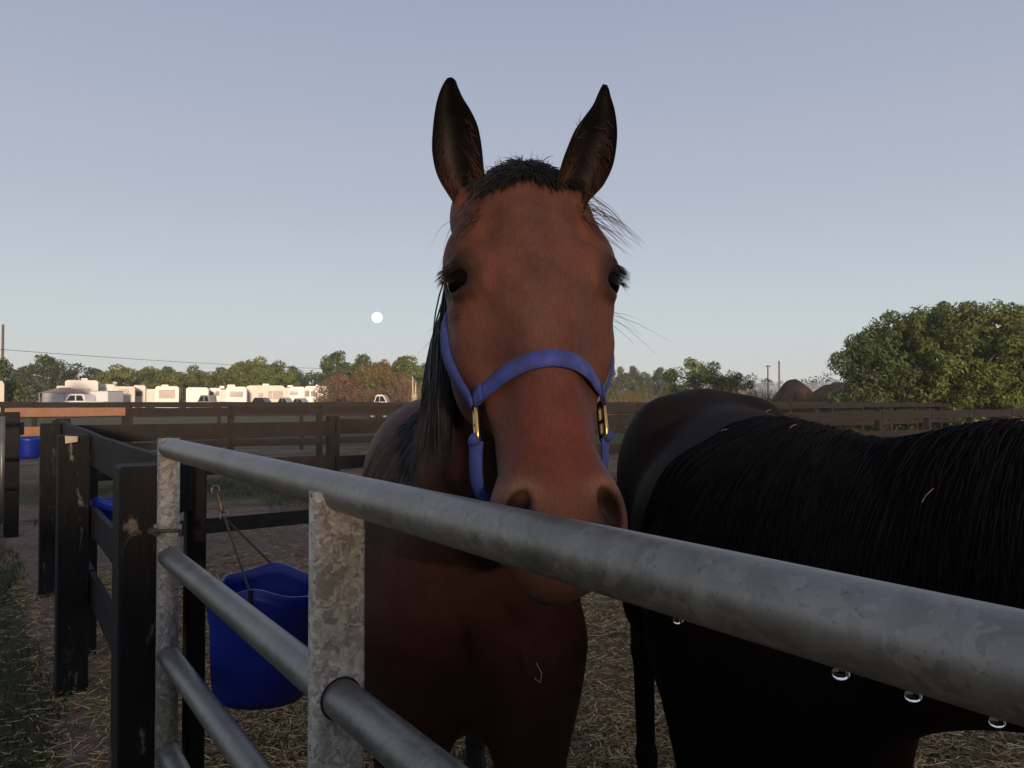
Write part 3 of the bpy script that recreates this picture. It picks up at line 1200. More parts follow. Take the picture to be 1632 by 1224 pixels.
def build_bay():
    root = empty('horse', (-.15, 2.2, 0))
    tag(root, 'bay horse in a blue halter looking over the gate, ears pricked', 'horse')
    st = .0031
    hx0, hx1 = HO[0] - .165, HO[0] + .185
    hy0, hy1 = HO[1] - .16, HO[1] + .14
    hz0, hz1 = HO[2] - .47, HO[2] + .18
    xs = axis_grid([(-.66, hx0, .016), (hx0, hx1, st), (hx1, .40, .016)])
    ys = axis_grid([(hy0, hy1, st), (hy1, hy1 + .2, .008), (hy1 + .2, 3.55, .017)])
    zs = axis_grid([(-.02, hz0, .014), (hz0, hz1, st), (hz1, hz1 + .08, .01)])
    v, fc = bay_f.mesh(xs, ys, zs)
    v = relax(v, fc, 2, .5)
    # ears: cupped leaf shapes, joined into the same body mesh
    rows_l = [(334, 728, 762), (318, 720, 769), (305, 712, 772), (285, 700, 773), (265, 692, 771), (235, 687, 768), (205, 688, 762), (180, 691, 751), (160, 695, 739), (142, 701, 731), (129, 708, 726), (123, 714, 719)]
    rows_r = [(336, 896, 932), (320, 890, 938), (306, 887, 950), (290, 888, 964), (265, 894, 977), (240, 903, 983), (212, 915, 985.5), (190, 930, 984), (170, 944, 980), (152, 952, 974), (141, 957, 971), (134, 961, 967)]
    ear_cols = []
    def dense(rows, m=4):
        a = np.array(rows, float)
        out = []
        for i in range(len(a) - 1):
            p0, p1, p2, p3 = a[max(i - 1, 0)], a[i], a[i + 1], a[min(i + 2, len(a) - 1)]
            for k in range(m):
                t = k / m
                out.append(.5 * (2 * p1 + (p2 - p0) * t + (2 * p0 - 5 * p1 + 4 * p2 - p3) * t * t + (3 * p1 - p0 - 3 * p2 + p3) * t ** 3))
        out.append(a[-1])
        return out
    rows_l, rows_r = dense(rows_l), dense(rows_r)
    for rows, depth0, sgn in ((rows_l, HO[1] + .082, -1), (rows_r, HO[1] + .052, 1)):
        n = len(rows)
        nu = 17
        fr, bk = [], []
        for i, (py, x0, x1) in enumerate(rows):
            t = i / (n - 1)
            Y = depth0 + .022 - .03 * t
            a, b = P(x0, py, Y), P(x1, py, Y)
            half = np.linalg.norm(b - a) / 2
            cup = half * (1.15 - .55 * t)
            for k in range(nu):
                u = -1 + 2 * k / (nu - 1)
                q = a + (b - a) * (u * .5 + .5)
                prof = (1 - abs(u) ** 2.2)
                skew = .35 * sgn * u * half
                fr.append(q + np.array([0, cup * prof * .85 + skew, 0]))
                bk.append(q + np.array([0, cup * prof * 1.05 + skew + .006 + .004 * prof, 0]) + np.array([0, 0, .0]))
        o = len(v)
        ev = np.array(fr + bk)
        nf = len(fr)
        idx = np.arange(nf).reshape(n, nu)
        q = np.stack([idx[:-1, :-1], idx[:-1, 1:], idx[1:, 1:], idx[1:, :-1]], -1).reshape(-1, 4)
        qs = [q, q[:, ::-1] + nf]
        rim = np.concatenate([idx[:, 0], idx[-1, 1:], idx[::-1, -1][1:], idx[0, ::-1][1:]])
        r2 = np.roll(rim, -1)
        qs.append(np.stack([rim, r2, r2 + nf, rim + nf], 1)[:, ::-1])
        fc = np.concatenate([fc, np.concatenate(qs) + o])
        v = np.concatenate([v, ev])
        tt = np.tile(np.repeat(np.linspace(0, 1, n), nu), 2)
        uu = np.tile(np.linspace(-1, 1, nu), 2 * n)
        edge = np.clip(np.abs(uu) * 1.6 - .9, 0, 1) * np.clip(tt * 2.5, 0, 1)
        ec = np.outer(1 - np.clip(tt * 1.5 + edge * .6, 0, 1), [.028, .013, .009]) + np.array([.003, .0027, .0025])
        inner = np.exp(-((uu + sgn * .1) / .42) ** 2) * np.clip((tt - .05) * 5, 0, 1)
        ec = ec * (1 - .75 * inner)[:, None]
        ear_cols.append(ec)
        er = np.random.default_rng(40 + sgn)
        k = 150
        rt = np.array([fr[int(er.integers(2, n * .62)) * nu + int(er.choice([1, 2, 3, nu - 4, nu - 3, nu - 2]))] for _ in range(k)])
        mid = np.array([P(.5 * (rows[n // 3][1] + rows[n // 3][2]), rows[n // 3][0], depth0)] * k)
        dr = nrm_rows(mid - rt) * .6 + np.array([0, -.35, .75])[None] + er.normal(0, .22, (k, 3))
        tt_ = np.linspace(0, 1, 5)
        ln = er.uniform(.012, .034, k)
        hp = rt[:, None] + dr[:, None] * (ln[:, None] * tt_)[..., None]
        strand_mesh('ear_hair', hp, .00045, .0001, M['wisp'], root)
    body_n = len(v) - sum(len(e) for e in ear_cols)
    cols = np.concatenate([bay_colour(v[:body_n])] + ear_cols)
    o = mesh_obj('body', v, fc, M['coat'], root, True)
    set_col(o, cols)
    # eyes
    for s in (-1, 1):
        E = H(s * .0905, -.007, -.0555)
        m = MB()
        nu, nv = 20, 12
        vs, fs = [], []
        for i in range(nv + 1):
            th = pi * i / nv
            for k in range(nu):
                ph = 2 * pi * k / nu
                vs.append(E + .0252 * (sin(th) * cos(ph) * Hr + cos(th) * Ha + sin(th) * sin(ph) * Hn))
        for i in range(nv):
            for k in range(nu):
                l = (k + 1) % nu
                fs.append((i * nu + k, i * nu + l, i * nu + nu + l, i * nu + nu + k))
        m.add(vs, fs)
        m.build('eye', M['eye'], root, True)
        # lashes along the upper lid
        n = 110
        r = np.random.default_rng(3 + s)
        up = np.array([H(s * .0865, -.025, -.029), H(s * .1000, -.030, -.034), H(s * .1105, -.024, -.047), H(s * .1125, -.013, -.064)])
        t = r.uniform(1.0, 2.99, n)
        i0 = t.astype(int)
        root_p = up[i0] + (up[i0 + 1] - up[i0]) * (t - i0)[:, None]
        out = (Hr * s * .95 + Hn * .10 + Ha * .22)[None] + r.normal(0, .16, (n, 3))
        out /= np.linalg.norm(out, axis=1, keepdims=True)
        L = r.uniform(.010, .021, n)
        k = np.linspace(0, 1, 5)
        paths = root_p[:, None] + out[:, None] * (L[:, None] * k)[..., None] + Ha[None, None] * (L[:, None] * .45 * k ** 2)[..., None]
        strand_mesh('eyelashes', paths, .0005, .0001, M['mane'], root)
        # long tactile hairs below the eye
        n = 6
        root_p = np.array([H(s * r.uniform(.092, .102), r.uniform(.03, .06), -.06) for _ in range(n)])
        out = (Hr * s + Ha * .45 + Hn * .3)[None] + r.normal(0, .28, (n, 3))
        L = r.uniform(.03, .06, n)
        paths = root_p[:, None] + out[:, None] * (L[:, None] * k)[..., None] + Ha[None, None] * (L[:, None] * .3 * k ** 2)[..., None]
        strand_mesh('whiskers', paths, .00022, .0001, M['mane'], root)
    return root


bay = build_bay()


def groom(field, roots, dirs, lengths, steps, off, gravity, sway, seed, clump=0.0, lateral=None):
    """grow hair polylines that slide over the body surface"""
    r = np.random.default_rng(seed)
    p = roots.copy()
    d = dirs / np.linalg.norm(dirs, axis=1, keepdims=True)
    out = [p.copy()]
    offs = off * r.uniform(.3, 1.6, len(p))
    for i in range(steps):
        d = d + gravity * np.array([0, 0, -1.0]) + sway * r.normal(size=d.shape)
        if lateral is not None:
            d = d + lateral
        d /= np.linalg.norm(d, axis=1, keepdims=True)
        p = p + d * (lengths / steps)[:, None]
        s = field(p)
        bad = s < offs
        if bad.any():
            g = field.grad(p[bad], .004)
            p[bad] += g * (offs[bad] - s[bad])[:, None]
            d[bad] = p[bad] - out[-1][bad]
            d /= np.linalg.norm(d, axis=1, keepdims=True) + 1e-9
        out.append(p.copy())
    paths = np.stack(out, 1)
    if clump:
        n = len(paths)
        nc = max(4, n // 28)
        cen = r.choice(n, nc, replace=False)
        dist = ((paths[:, 0][:, None] - paths[cen, 0][None]) ** 2).sum(-1)
        c = cen[dist.argmin(1)]
        w = clump * np.linspace(0, 1, steps + 1)[None, :, None] ** 1.2 * r.uniform(.4, 1, n)[:, None, None]
        paths = paths * (1 - w) + paths[c] * w + (paths[:, :1] - paths[c][:, :1]) * w * .25
    return paths


def bay_hair():
    r = np.random.default_rng(11)
    # forelock: cropped hair standing and falling between the ears
    n = 3600
    v0 = r.uniform(-.056, .056, n)
    s0 = r.uniform(-.200, -.160, n) + .22 * np.abs(v0)
    roots = np.array([H(a, b, .03) for a, b in zip(v0, s0)])
    # drop onto the surface along -normal
    for _ in range(14):
        d = bay_f(roots)
        roots -= Hn[None] * np.clip(d, -.02, .02)[:, None] * .9
    d0 = Hn[None] * .15 + Ha[None] * r.uniform(-.15, 1.0, n)[:, None] + Hr[None] * (v0 * 14 + r.normal(0, .3, n))[:, None]
    L = r.uniform(.014, .042, n)
    paths = groom(bay_f, roots, d0, L, 7, .003, .16, .07, 5, .35)
    strand_mesh('forelock', paths, r.uniform(.0005, .0010, n), .00015, M['mane'], bay)
    # side wisps hanging from below the ears
    for s, k in ((-1, 60), (1, 44)):
        roots = np.array([H(s * r.uniform(.055, .082), r.uniform(-.150, -.10), -.05 + r.uniform(-.02, .02)) for _ in range(k)])
        d0 = Hr[None] * s * .7 + Ha[None] * .9 + Hn[None] * .3 + r.normal(0, .18, (k, 3))
        paths = groom(bay_f, roots, d0, r.uniform(.05, .115, k), 7, .005, .12, .04, 9 + s, .55)
        strand_mesh('forelock_wisps', paths, .00032, .0001, M['wisp'], bay)
    # a few stray upright hairs
    k = 46
    roots = np.array([H(r.uniform(-.05, .04), -.185, -.075) for _ in range(k)])
    d0 = -Ha[None] + Hr[None] * .15 + r.normal(0, .3, (k, 3))
    L = np.where(np.arange(k) < 1, .075, r.uniform(.012, .034, k))
    paths = groom(bay_f, roots, d0, L, 6, .002, .03, .05, 3)
    strand_mesh('forelock_strays', paths, .00035, .0001, M['mane'], bay)
    # mane: parted along the crest, falling on the left of the picture
    n = 4200
    crest = np.array([H(-.005, -.165, -.13), H(0, -.15, -.20), (-.03, 1.45, 1.80), (-.06, 1.66, 1.68), (-.10, 1.90, 1.58)])
    t = r.uniform(.7, 3.7, n)
    i0 = t.astype(int)
    roots = crest[i0] + (crest[i0 + 1] - crest[i0]) * (t - i0)[:, None] + r.normal(0, .008, (n, 3))
    for _ in range(14):
        d = bay_f(roots)
        roots -= np.array([0, 0, 1.0]) * np.clip(d, -.03, .03)[:, None] * .9
    d0 = np.array([-1.0, 0, -.25])[None] + r.normal(0, .12, (n, 3))
    L = r.uniform(.25, .46, n)
    paths = groom(bay_f, roots, d0, L, 14, .008, .55, .03, 21, .5)
    strand_mesh('mane', paths, r.uniform(.0008, .0018, n), .0003, M['mane'], bay)
    # tail
    n = 500
    roots = np.array([(-.31 + r.normal(0, .02), 3.42 + r.normal(0, .015), 1.36 + r.normal(0, .03)) for _ in range(n)])
    d0 = np.array([0, 1.0, .1])[None] + r.normal(0, .15, (n, 3))
    paths = groom(bay_f, roots, d0, r.uniform(.5, .8, n), 10, .02, .4, .03, 4, .4)
    strand_mesh('tail', paths, .002, .0006, M['mane'], bay)


bay_hair()

# ------------------------------------------------------------------ halter
def strap(name, pts, nors, width, th, material, parent, taper=None):
    """closed ribbon along pts; nors point away from the horse"""
    pts, nors = np.asarray(pts, float), np.asarray(nors, float)
    n = len(pts)
    vs, fs = [], []
    for i in range(n):
        t = nrm(pts[min(i + 1, n - 1)] - pts[max(i - 1, 0)])
        nn = nrm(nors[i] - t * nors[i].dot(t))
        sd = np.cross(t, nn)
        w = width / 2
        prof = [(-w, 0), (-w * .97, th), (0, th * 1.04), (w * .97, th), (w, 0)]
        vs += [pts[i] + sd * a + nn * b for a, b in prof]
    k = 5
    for i in range(n - 1):
        for j in range(k):
            l = (j + 1) % k
            fs.append((i * k + j, i * k + l, i * k + k + l, i * k + k + j))
    fs.append(tuple(range(k - 1, -1, -1)))
    fs.append(tuple(range((n - 1) * k, n * k)))
    o = mesh_obj(name, vs, fs, material, parent, True)
    return o


def on_head(v, s, w_axis=-.08, toward=None, lift=.0035):
    """surface point reached from outside towards the head's axis point (0, s, w_axis)"""
    a = H(0, s, w_axis)
    d = a - H(*toward) if toward else None
    src = H(*toward)
    p = bay_f.ray(src, a - src, .6)
    g = bay_f.grad(p[None])[0]
    return p + g * lift, g


def build_halter():
    root = empty('halter', H(0, .15, .01))
    tag(root, 'worn blue nylon webbing halter with brass rings on the bay horse', 'halter')
    # noseband
    pts, ns = [], []
    for a in np.linspace(-97, 97, 41):
        an = radians(a)
        s = .148 + .032 * (abs(a) / 97) ** 1.6
        p = H(sin(an) * .0665, s, -.072 + cos(an) * .074)
        g = nrm(Hr * sin(an) * .9 + Hn * (cos(an) + .1))
        for _ in range(3):
            d_ = float(bay_f(p[None])[0])
            if d_ < .003:
                p = p + g * (.003 - d_)
        pts.append(p)
        ns.append(g)
    pts = np.array(pts)
    for _ in range(4):
        pts[1:-1] = pts[1:-1] * .5 + (pts[:-2] + pts[2:]) * .25
    pts = list(pts)
    strap('noseband', pts, ns, .0225, .003, M['webbing'], root)
    for s_, (pa, na, pb) in ((-1, (pts[0], ns[0], pts[3])), (1, (pts[-1], ns[-1], pts[-4]))):
        mid = [pb + (pa - pb) * k / 4 for k in range(5)]
        strap('stitched_fold', [q + na * .004 for q in mid], [na] * 5, .024, .003, M['webbing'], root)
    ends = {-1: (pts[0], ns[0]), 1: (pts[-1], ns[-1])}
    for s in (-1, 1):
        p, g = ends[s]
        # brass ring: a rounded rectangle hanging below the noseband end
        down = nrm(Ha - g * Ha.dot(g))
        fwd = nrm(np.cross(g, down))
        c = p + down * .030 - (-Hn) * 0 - Hn * .010 + g * .003
        ring = []
        for k in range(28):
            a = 2 * pi * k / 28
            rx, ry = .0125, .026
            x = rx * np.sign(cos(a)) * abs(cos(a)) ** .55
            y = ry * np.sign(sin(a)) * abs(sin(a)) ** .55
            ring.append(c + fwd * x + down * y)
        m = MB()
        m.tube(ring, .0031, 10, closed=True)
        m.tube([c + fwd * -.0125, c + fwd * .0125], .0026, 8)
        m.build('brass_ring', M['brass'], root, True)
        # cheek strap up behind the eye to the poll
        cp, cn = [], []
        for t in np.linspace(0, 1, 26):
            sv = .165 - .34 * t
            wv = -.105 - .075 * sin(t * pi * .5)
            src = H(s * .30, sv, wv + .05)
            q = bay_f.ray(src, H(0, sv, wv) - src, .6)
            gg = bay_f.grad(q[None], .012)[0]
            cp.append(q + gg * .003)
            cn.append(nrm(gg + Hn * .45))
        top = c + down * -.024 - Hn * .004 + g * .002
        for k_ in range(7):
            w_ = (1 - k_ / 7.0) ** 1.5
            cp[k_] = cp[k_] * (1 - w_) + (top + (cp[7] - top) * (k_ / 7.0)) * w_
            d_ = float(bay_f(cp[k_][None])[0])
            if d_ < .003:
                cp[k_] = cp[k_] + bay_f.grad(cp[k_][None], .01)[0] * (.003 - d_)
            cn[k_] = g * w_ + cn[k_] * (1 - w_)
        strap('cheek_strap', cp, cn, .022, .003, M['webbing'], root)
        # strap from the ring down under the jaw
        dp, dn = [], []
        tgt = H(0, .33, -.150)
        a0 = c + down * .022
        for t in np.linspace(0, 1, 18):
            q = a0 * (1 - t) + tgt * t
            q = q + (Hr * s * .030 * sin(pi * t) + Ha * .035 * sin(pi * t)) - Hn * .012 * sin(pi * t)
            d = float(bay_f(q[None])[0])
            gg = bay_f.grad(q[None], .01)[0]
            if d < .004:
                q = q + gg * (.004 - d)
            dp.append(q)
            dn.append(nrm(gg * .6 + Hn * .9 + Hr * s * .3))
        strap('chin_strap', dp, dn, .022, .0035, M['webbing'], root)
        m = MB()
        m.tube([a0 - fwd * .012 + g * .004, a0 + fwd * .012 + g * .004], .0075, 10)
        m.build('strap_loop', M['webbing'], root, True)
    return root


build_halter()

# ------------------------------------------------------------------ dark horse
def build_dark():
    f = Field()
    f.ell((.72, 2.92, 1.235), (.305, .42, .355), k=.08)
    f.ell((.69, 2.25, 1.13), (.33, .66, .35), k=.1)
    f.ell((.585, 1.72, 1.10), (.265, .38, .345), k=.12)
    f.ell((.64, 1.95, 1.30), (.11, .36, .15), k=.12)
    f.ell((.715, 2.55, 1.40), (.15, .4, .12), k=.12)
    for s in (-1, 1):
        f.ell((.60 + s * .17, 1.78, 1.08), (.11, .24, .33), k=.08)
        f.ell((.72 + s * .17, 2.80, 1.28), (.14, .24, .26), k=.10)
        kx = .58 + s * .155
        f.cone((kx, 1.62, .95), (kx, 1.60, .52), .10, .056, k=.07)
        f.ell((kx, 1.59, .50), (.05, .055, .06), k=.03)
        f.cone((kx, 1.60, .48), (kx, 1.61, .16), .036, .033, k=.02)
        f.ell((kx, 1.60, .15), (.042, .048, .045), k=.02)
        f.cone((kx, 1.59, .14), (kx, 1.54, .05), .036, .048, k=.02)
        f.cone((kx, 1.535, .06), (kx, 1.52, .0), .05, .062, k=.01)
        hx = .70 + s * .175
        f.cone((hx, 2.92, 1.02), (hx, 2.78, .82), .185, .12, k=.08)
        f.cone((hx, 2.78, .82), (hx, 3.06, .57), .105, .055, k=.05)
        f.ell((hx, 3.08, .55), (.045, .065, .075), k=.03)
        f.cone((hx, 3.09, .53), (hx, 3.04, .17), .042, .036, k=.02)
        f.ell((hx, 3.03, .16), (.043, .05, .045), k=.02)
        f.cone((hx, 3.02, .14), (hx, 2.97, .05), .036, .048, k=.02)
        f.cone((hx, 2.965, .06), (hx, 2.95, .0), .05, .062, k=.01)
    la = nrm(np.cross([.55, -.85, 0], ZUP))
    f.cone((.63, 1.80, 1.21), (.86, 1.30, 1.285), .235, .185, la, 1.35, k=.1)
    f.cone((.86, 1.30, 1.285), (1.20, .98, 1.375), .185, .125, la, 1.4, k=.08)
    f.cone((.60, 1.62, 1.10), (.90, 1.22, 1.22), .22, .17, la, 1.2, k=.1)
    f.cone((.90, 1.22, 1.22), (1.24, .95, 1.33), .15, .11, la, 1.3, k=.08)
    # head, beyond the edge of the view
    hd = nrm([.55, -.35, -.76])
    h0 = np.array([1.30, .92, 1.42])
    f.ell(h0 + hd * .08, (.10, .10, .15), k=.06)
    f.cone(h0 + hd * .05, h0 + hd * .50, .105, .062, k=.05)
    f.cone(h0 + hd * .12 + np.array([-.06, -.02, -.07]), h0 + hd * .46, .085, .05, k=.05)
    f.ell(h0 + hd * .50, (.062, .062, .062), k=.04)
    for s in (-1, 1):
        b = h0 + np.array([-.03, -.03, .07]) + la * .06 * s
        f.cone(b, b + np.array([.03, 0, .15]), .035, .008, k=.02)
    xs = np.arange(.1, 1.85, .0125)
    ys = np.arange(.55, 3.55, .0125)
    zs = np.arange(-.02, 1.75, .0125)
    v, fc = f.mesh(xs, ys, zs)
    v = relax(v, fc, 2, .5)
    root = empty('horse', (.68, 2.3, 0))
    tag(root, 'dark brown, nearly black horse turning its maned neck aside behind the gate', 'horse')
    o = mesh_obj('body', v, fc, M['coat_dark'], root, True)
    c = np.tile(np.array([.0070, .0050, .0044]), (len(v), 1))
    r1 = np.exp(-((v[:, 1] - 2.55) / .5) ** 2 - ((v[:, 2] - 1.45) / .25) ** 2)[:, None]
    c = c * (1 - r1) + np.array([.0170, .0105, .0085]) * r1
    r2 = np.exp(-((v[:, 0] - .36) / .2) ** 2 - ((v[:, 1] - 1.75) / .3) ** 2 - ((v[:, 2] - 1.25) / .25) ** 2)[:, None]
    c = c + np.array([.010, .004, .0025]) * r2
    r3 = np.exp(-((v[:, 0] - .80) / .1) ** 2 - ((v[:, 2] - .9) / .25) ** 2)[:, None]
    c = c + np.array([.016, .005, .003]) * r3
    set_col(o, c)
    r = np.random.default_rng(77)
    n = 9000
    crest = np.array([(.63, 1.98, 1.52), (.69, 1.70, 1.52), (.82, 1.40, 1.54), (1.02, 1.15, 1.52), (1.25, .97, 1.53)])
    t = r.uniform(0, 3.95, n)
    i0 = t.astype(int)
    roots = crest[i0] + (crest[i0 + 1] - crest[i0]) * (t - i0)[:, None] + r.normal(0, .010, (n, 3))
    for _ in range(14):
        d = f(roots)
        roots -= np.array([0, 0, 1.0]) * np.clip(d, -.03, .03)[:, None] * .9
    d0 = np.array([-.8, -.55, -.1])[None] + r.normal(0, .13, (n, 3))
    L = r.uniform(.30, .55, n)
    paths = groom(f, roots, d0, L, 14, .010, .42, .065, 31, .62)
    strand_mesh('mane', paths, r.uniform(.0007, .0014, n), .0002, M['mane_dark'], root)
    n = 500
    roots = np.array([(.73 + r.normal(0, .02), 3.30 + r.normal(0, .015), 1.40 + r.normal(0, .03)) for _ in range(n)])
    d0 = np.array([0, 1.0, .1])[None] + r.normal(0, .15, (n, 3))
    paths = groom(f, roots, d0, r.uniform(.5, .8, n), 10, .02, .4, .03, 4, .4)
    strand_mesh('tail', paths, .002, .0006, M['mane_dark'], root)
    # bits of straw clinging to coat and mane
    k = 0
    for px, py, Y, a in ((1490, 800, 1.35, .9), (1160, 700, 2.2, .1), (1265, 696, 1.8, .4), (1600, 672, 1.1, .8), (1222, 668, 2.2, .2)):
        src = P(px, py, .45)
        q = f.ray(src, P(px, py, 3.0) - src, 2.5)
        g = f.grad(q[None])[0]
        L = .006 if k else .013
        dd = nrm(np.array([cos(a), 0, sin(a)]))
        m = MB()
        q = q + g * .022
        m.tube([q - dd * L, q + g * .003, q + dd * L + np.array([.003, 0, .003])], .0004, 4)
        s = m.build('straw', M['straw_pale'])
        tag(s, 'bit of pale straw caught in the dark horse\'s coat and mane', 'straw', 'straw bits clinging to the dark horse')
        k += 1
    return f


dark_f = build_dark()
src = P(858, 1080, .5)
q = bay_f.ray(src, P(858, 1080, 3.0) - src, 2.5)
m = MB()
m.tube([q + np.array([-.004, -.004, .03]), q + np.array([.006, -.008, .012]), q + np.array([.004, -.006, -.008]), q + np.array([-.008, -.004, .0])], .0008, 5)
tag(m.build('straw', M['straw_pale']), 'curl of pale straw stuck to the bay horse\'s chest', 'straw')

# ------------------------------------------------------------------ buckets
def bucket(label, c, width, height, rot, tilt_a=0.0, hang=None):
    """flat-backed feed bucket with two raised lugs; c is the centre of the bottom"""
    c = np.asarray(c, float)
    root = empty('bucket', c)
    tag(root, label, 'bucket', None)
    n, rings = 48, 10
    ca, sa = cos(rot), sin(rot)
    def place(x, y, z):
        z2, x2 = z * cos(tilt_a) + x * sin(tilt_a), x * cos(tilt_a) - z * sin(tilt_a)
        return c + np.array([x2 * ca - y * sa, x2 * sa + y * ca, z2])
    def rim_z(a):
        return height * (1 + .08 * math.exp(-((abs(a) - pi / 2) / .34) ** 2) - .012 * cos(2 * a))
    def rad(a, t, inset=0.0):
        r = width / 2 * (.72 + .28 * min(1, t * 1.05 + .06 * min(1, t * 6))) * (1 if t > 0 else .94) - inset
        x, y = r * cos(a), r * .92 * sin(a)
        x = max(x, -width * .36 * (.85 + .15 * t))
        return x, y
    vs, fs = [], []
    for side, inset in ((0, 0.0), (1, .004)):
        for i in range(rings + 1):
            t = i / rings
            for k in range(n):
                a = -pi + 2 * pi * k / n
                x, y = rad(a, t, inset)
                flare = 1.0 + (.02 if (i >= rings - 1 and side == 0) else 0)
                vs.append(place(x * flare, y * flare, t * rim_z(a) + (.004 if side and i == 0 else 0)))
    for side in (0, 1):
        o = side * (rings + 1) * n
        for i in range(rings):
            for k in range(n):
                l = (k + 1) % n
                q = (o + i * n + k, o + i * n + l, o + i * n + n + l, o + i * n + n + k)
                fs.append(q if side == 0 else q[::-1])
    o = (rings + 1) * n
    for k in range(n):
        l = (k + 1) % n
        fs.append((rings * n + k, rings * n + l, o + rings * n + l, o + rings * n + k))
    fs.append(tuple(range(n - 1, -1, -1)))
    fs.append(tuple(range(o, o + n)))
    b = mesh_obj('body', vs, fs, M['bluebucket'], root, True)
    return root, place


rot0 = math.atan2(U[1], U[0]) + pi
bk_c = P(413, 1106, 2.25)
bk, place = bucket('large blue plastic bucket hanging by its bail beside the gate post', bk_c, .375, .315, radians(8), radians(-3))
snap_top = P(343, 781, 2.36)
snap_bot = P(357, 822, 2.33)
hw = .375 / 2
near, far_ = place(-.01, -hw * .92 - .004, .318 * 1.02), place(-.01, hw * .92 + .004, .318 * 1.02)
m = MB()
m.tube([near - ZUP * .035, near + ZUP * .01, snap_bot + np.array([.006, -.006, -.012]), snap_bot + np.array([0, 0, -.004]),
        snap_bot + np.array([.004, .008, -.012]), far_ + ZUP * .01, far_ - ZUP * .03], .0032, 8)
m.build('bail', M['rust_iron'], bk, True)
for e in (near, far_):
    m = MB()
    m.tube([e - ZUP * .036, e + ZUP * .018], .0065, 8)
    m.build('bail_sleeve', M['hole'], bk, True)
snap = empty('snap_hook', snap_bot)
tag(snap, 'double-ended bronze snap hook holding the bucket to the post', 'hook')
ax_s = nrm(snap_bot - snap_top)
sd = nrm(np.cross(ax_s, [0, 1, 0]))
if sd[0] < 0:
    sd = -sd
for p, s in ((snap_top, -1), (snap_bot, -1)):
    m = MB()
    cpt = p + ax_s * .0
    m.tube([cpt + .013 * (cos(a) * sd + sin(a) * -ax_s) for a in np.linspace(-.9, 3.5, 16)], .0032, 8)
    m.build('hook', M['bronze'], snap, True)
m = MB()
m.tube([snap_top + ax_s * .012, (snap_top + snap_bot) / 2, snap_bot - ax_s * .010], [.0042, .0034, .0046], 8)
m.build('shaft', M['bronze'], snap, True)
m = MB()
m.tube([snap_top + ax_s * .03, snap_top + ax_s * .012 - sd * .012], .0022, 6)
m.build('gate_pin', M['bronze'], snap, True)
m = MB()
eye_c = snap_top + np.array([-.012, .005, -.003])
m.tube([eye_c + np.array([-.028, .01, .002]), eye_c, eye_c + np.array([.012, -.004, .004])], .0034, 8)
tag(m.build('screw_eye', M['rust_iron'], None, True), 'iron screw eye in the narrow post that carries the snap hook', 'screw eye')

b2 = P(192, 872, 4.3)
bucket('blue bucket half hidden between the black fence posts', (b2[0], b2[1], b2[2]), .30, .17 + .1, radians(-30))
b3 = P(45, 731, 10.2)
bucket('small far blue bucket hanging below a bare pine board', (b3[0], b3[1], b3[2]), .36, .28, radians(-30))

# ------------------------------------------------------------------ water drops under the top rail
for px, sz in ((1085, .0034), (1342, .0048), (1456, .0042), (1588, .0036)):
    r_ = (px - 816.0) / F
    Yd = .548 / (r_ + .694)
    c = gate_pt(Yd, CAMH - .140 - GR - sz * .55) + FG[1] * (-.004)
    vs, fs = [], []
    nu, nv = 14, 9
    for i in range(nv + 1):
        th = pi * i / nv
        for k in range(nu):
            ph = 2 * pi * k / nu
            vs.append(c + np.array([sz * sin(th) * cos(ph) * 1.15, sz * sin(th) * sin(ph) * 1.15, sz * cos(th) * (.9 if th > pi / 2 else .7)]))
    for i in range(nv):
        for k in range(nu):
            l = (k + 1) % nu
            fs.append((i * nu + k, i * nu + nu + k, i * nu + nu + l, i * nu + l))
    o = mesh_obj('water_drop', vs, fs, M['water'], None, True)
    tag(o, 'clear water drop hanging under the wet top rail', 'water drop', 'water drops under the gate rail')

# ------------------------------------------------------------------ straw and grass on the ground
def scatter_straw():
    r = np.random.default_rng(5)
    n = 150000
    x = r.uniform(-4.2, 2.6, n)
    y = 2.9 + 7.0 * r.uniform(0, 1, n) ** 1.5
    d = (x - (.548 - .694 * y)) / 1.217
    inside = d > .1
    dens = np.where(inside, .75, .10) + .9 * np.exp(-((x - .4) / 1.2) ** 2 - ((y - 4.2) / 2.0) ** 2) * inside
    dens += .6 * np.exp(-((x + 1.7) / .9) ** 2 - ((y - 6.1) / .6) ** 2)
    dens *= .35 + .65 * (fbm2(x, y, 9, 3, 2.5) > -.12)
    dens = np.where((d < .1) & (d > -.2), .22, dens)
    dens = np.where((y > 6.9) & inside, dens * .18, dens)
    keep = r.uniform(0, 1, n) < dens
    x, y = x[keep], y[keep]
    n = len(x)
    L = r.uniform(.03, .10, n) * r.choice([1, 1, 1, 1.9], n)
    a = r.uniform(0, 2 * pi, n)
    z = ground_height(x, y) + r.uniform(.003, .03, n)
    k = np.linspace(-.5, .5, 4)
    paths = np.zeros((n, 4, 3))
    bend = r.normal(0, .25, n)
    for j, t in enumerate(k):
        aa = a + bend * t
        paths[:, j, 0] = x + np.cos(aa) * L * t
        paths[:, j, 1] = y + np.sin(aa) * L * t
        paths[:, j, 2] = z + r.normal(0, .18, n) * L * t + .004
    o = strand_mesh('straw_litter', paths, r.uniform(.0012, .0030, n), .0007, M['litter'], None)
    base = np.array([.78, .55, .27])[None] * (r.uniform(0, 1, n) ** 1.6 * 1.1 + .12)[:, None]
    base *= 1 + r.normal(0, .08, (n, 3))
    set_col(o, np.repeat(np.clip(base, 0, 1), 12, 0))
    tag(o, 'loose pale straw and hay strewn over the paddock floor', 'straw', kind='stuff')


M['litter'] = leaf_mat('straw_litter', .1)
scatter_straw()


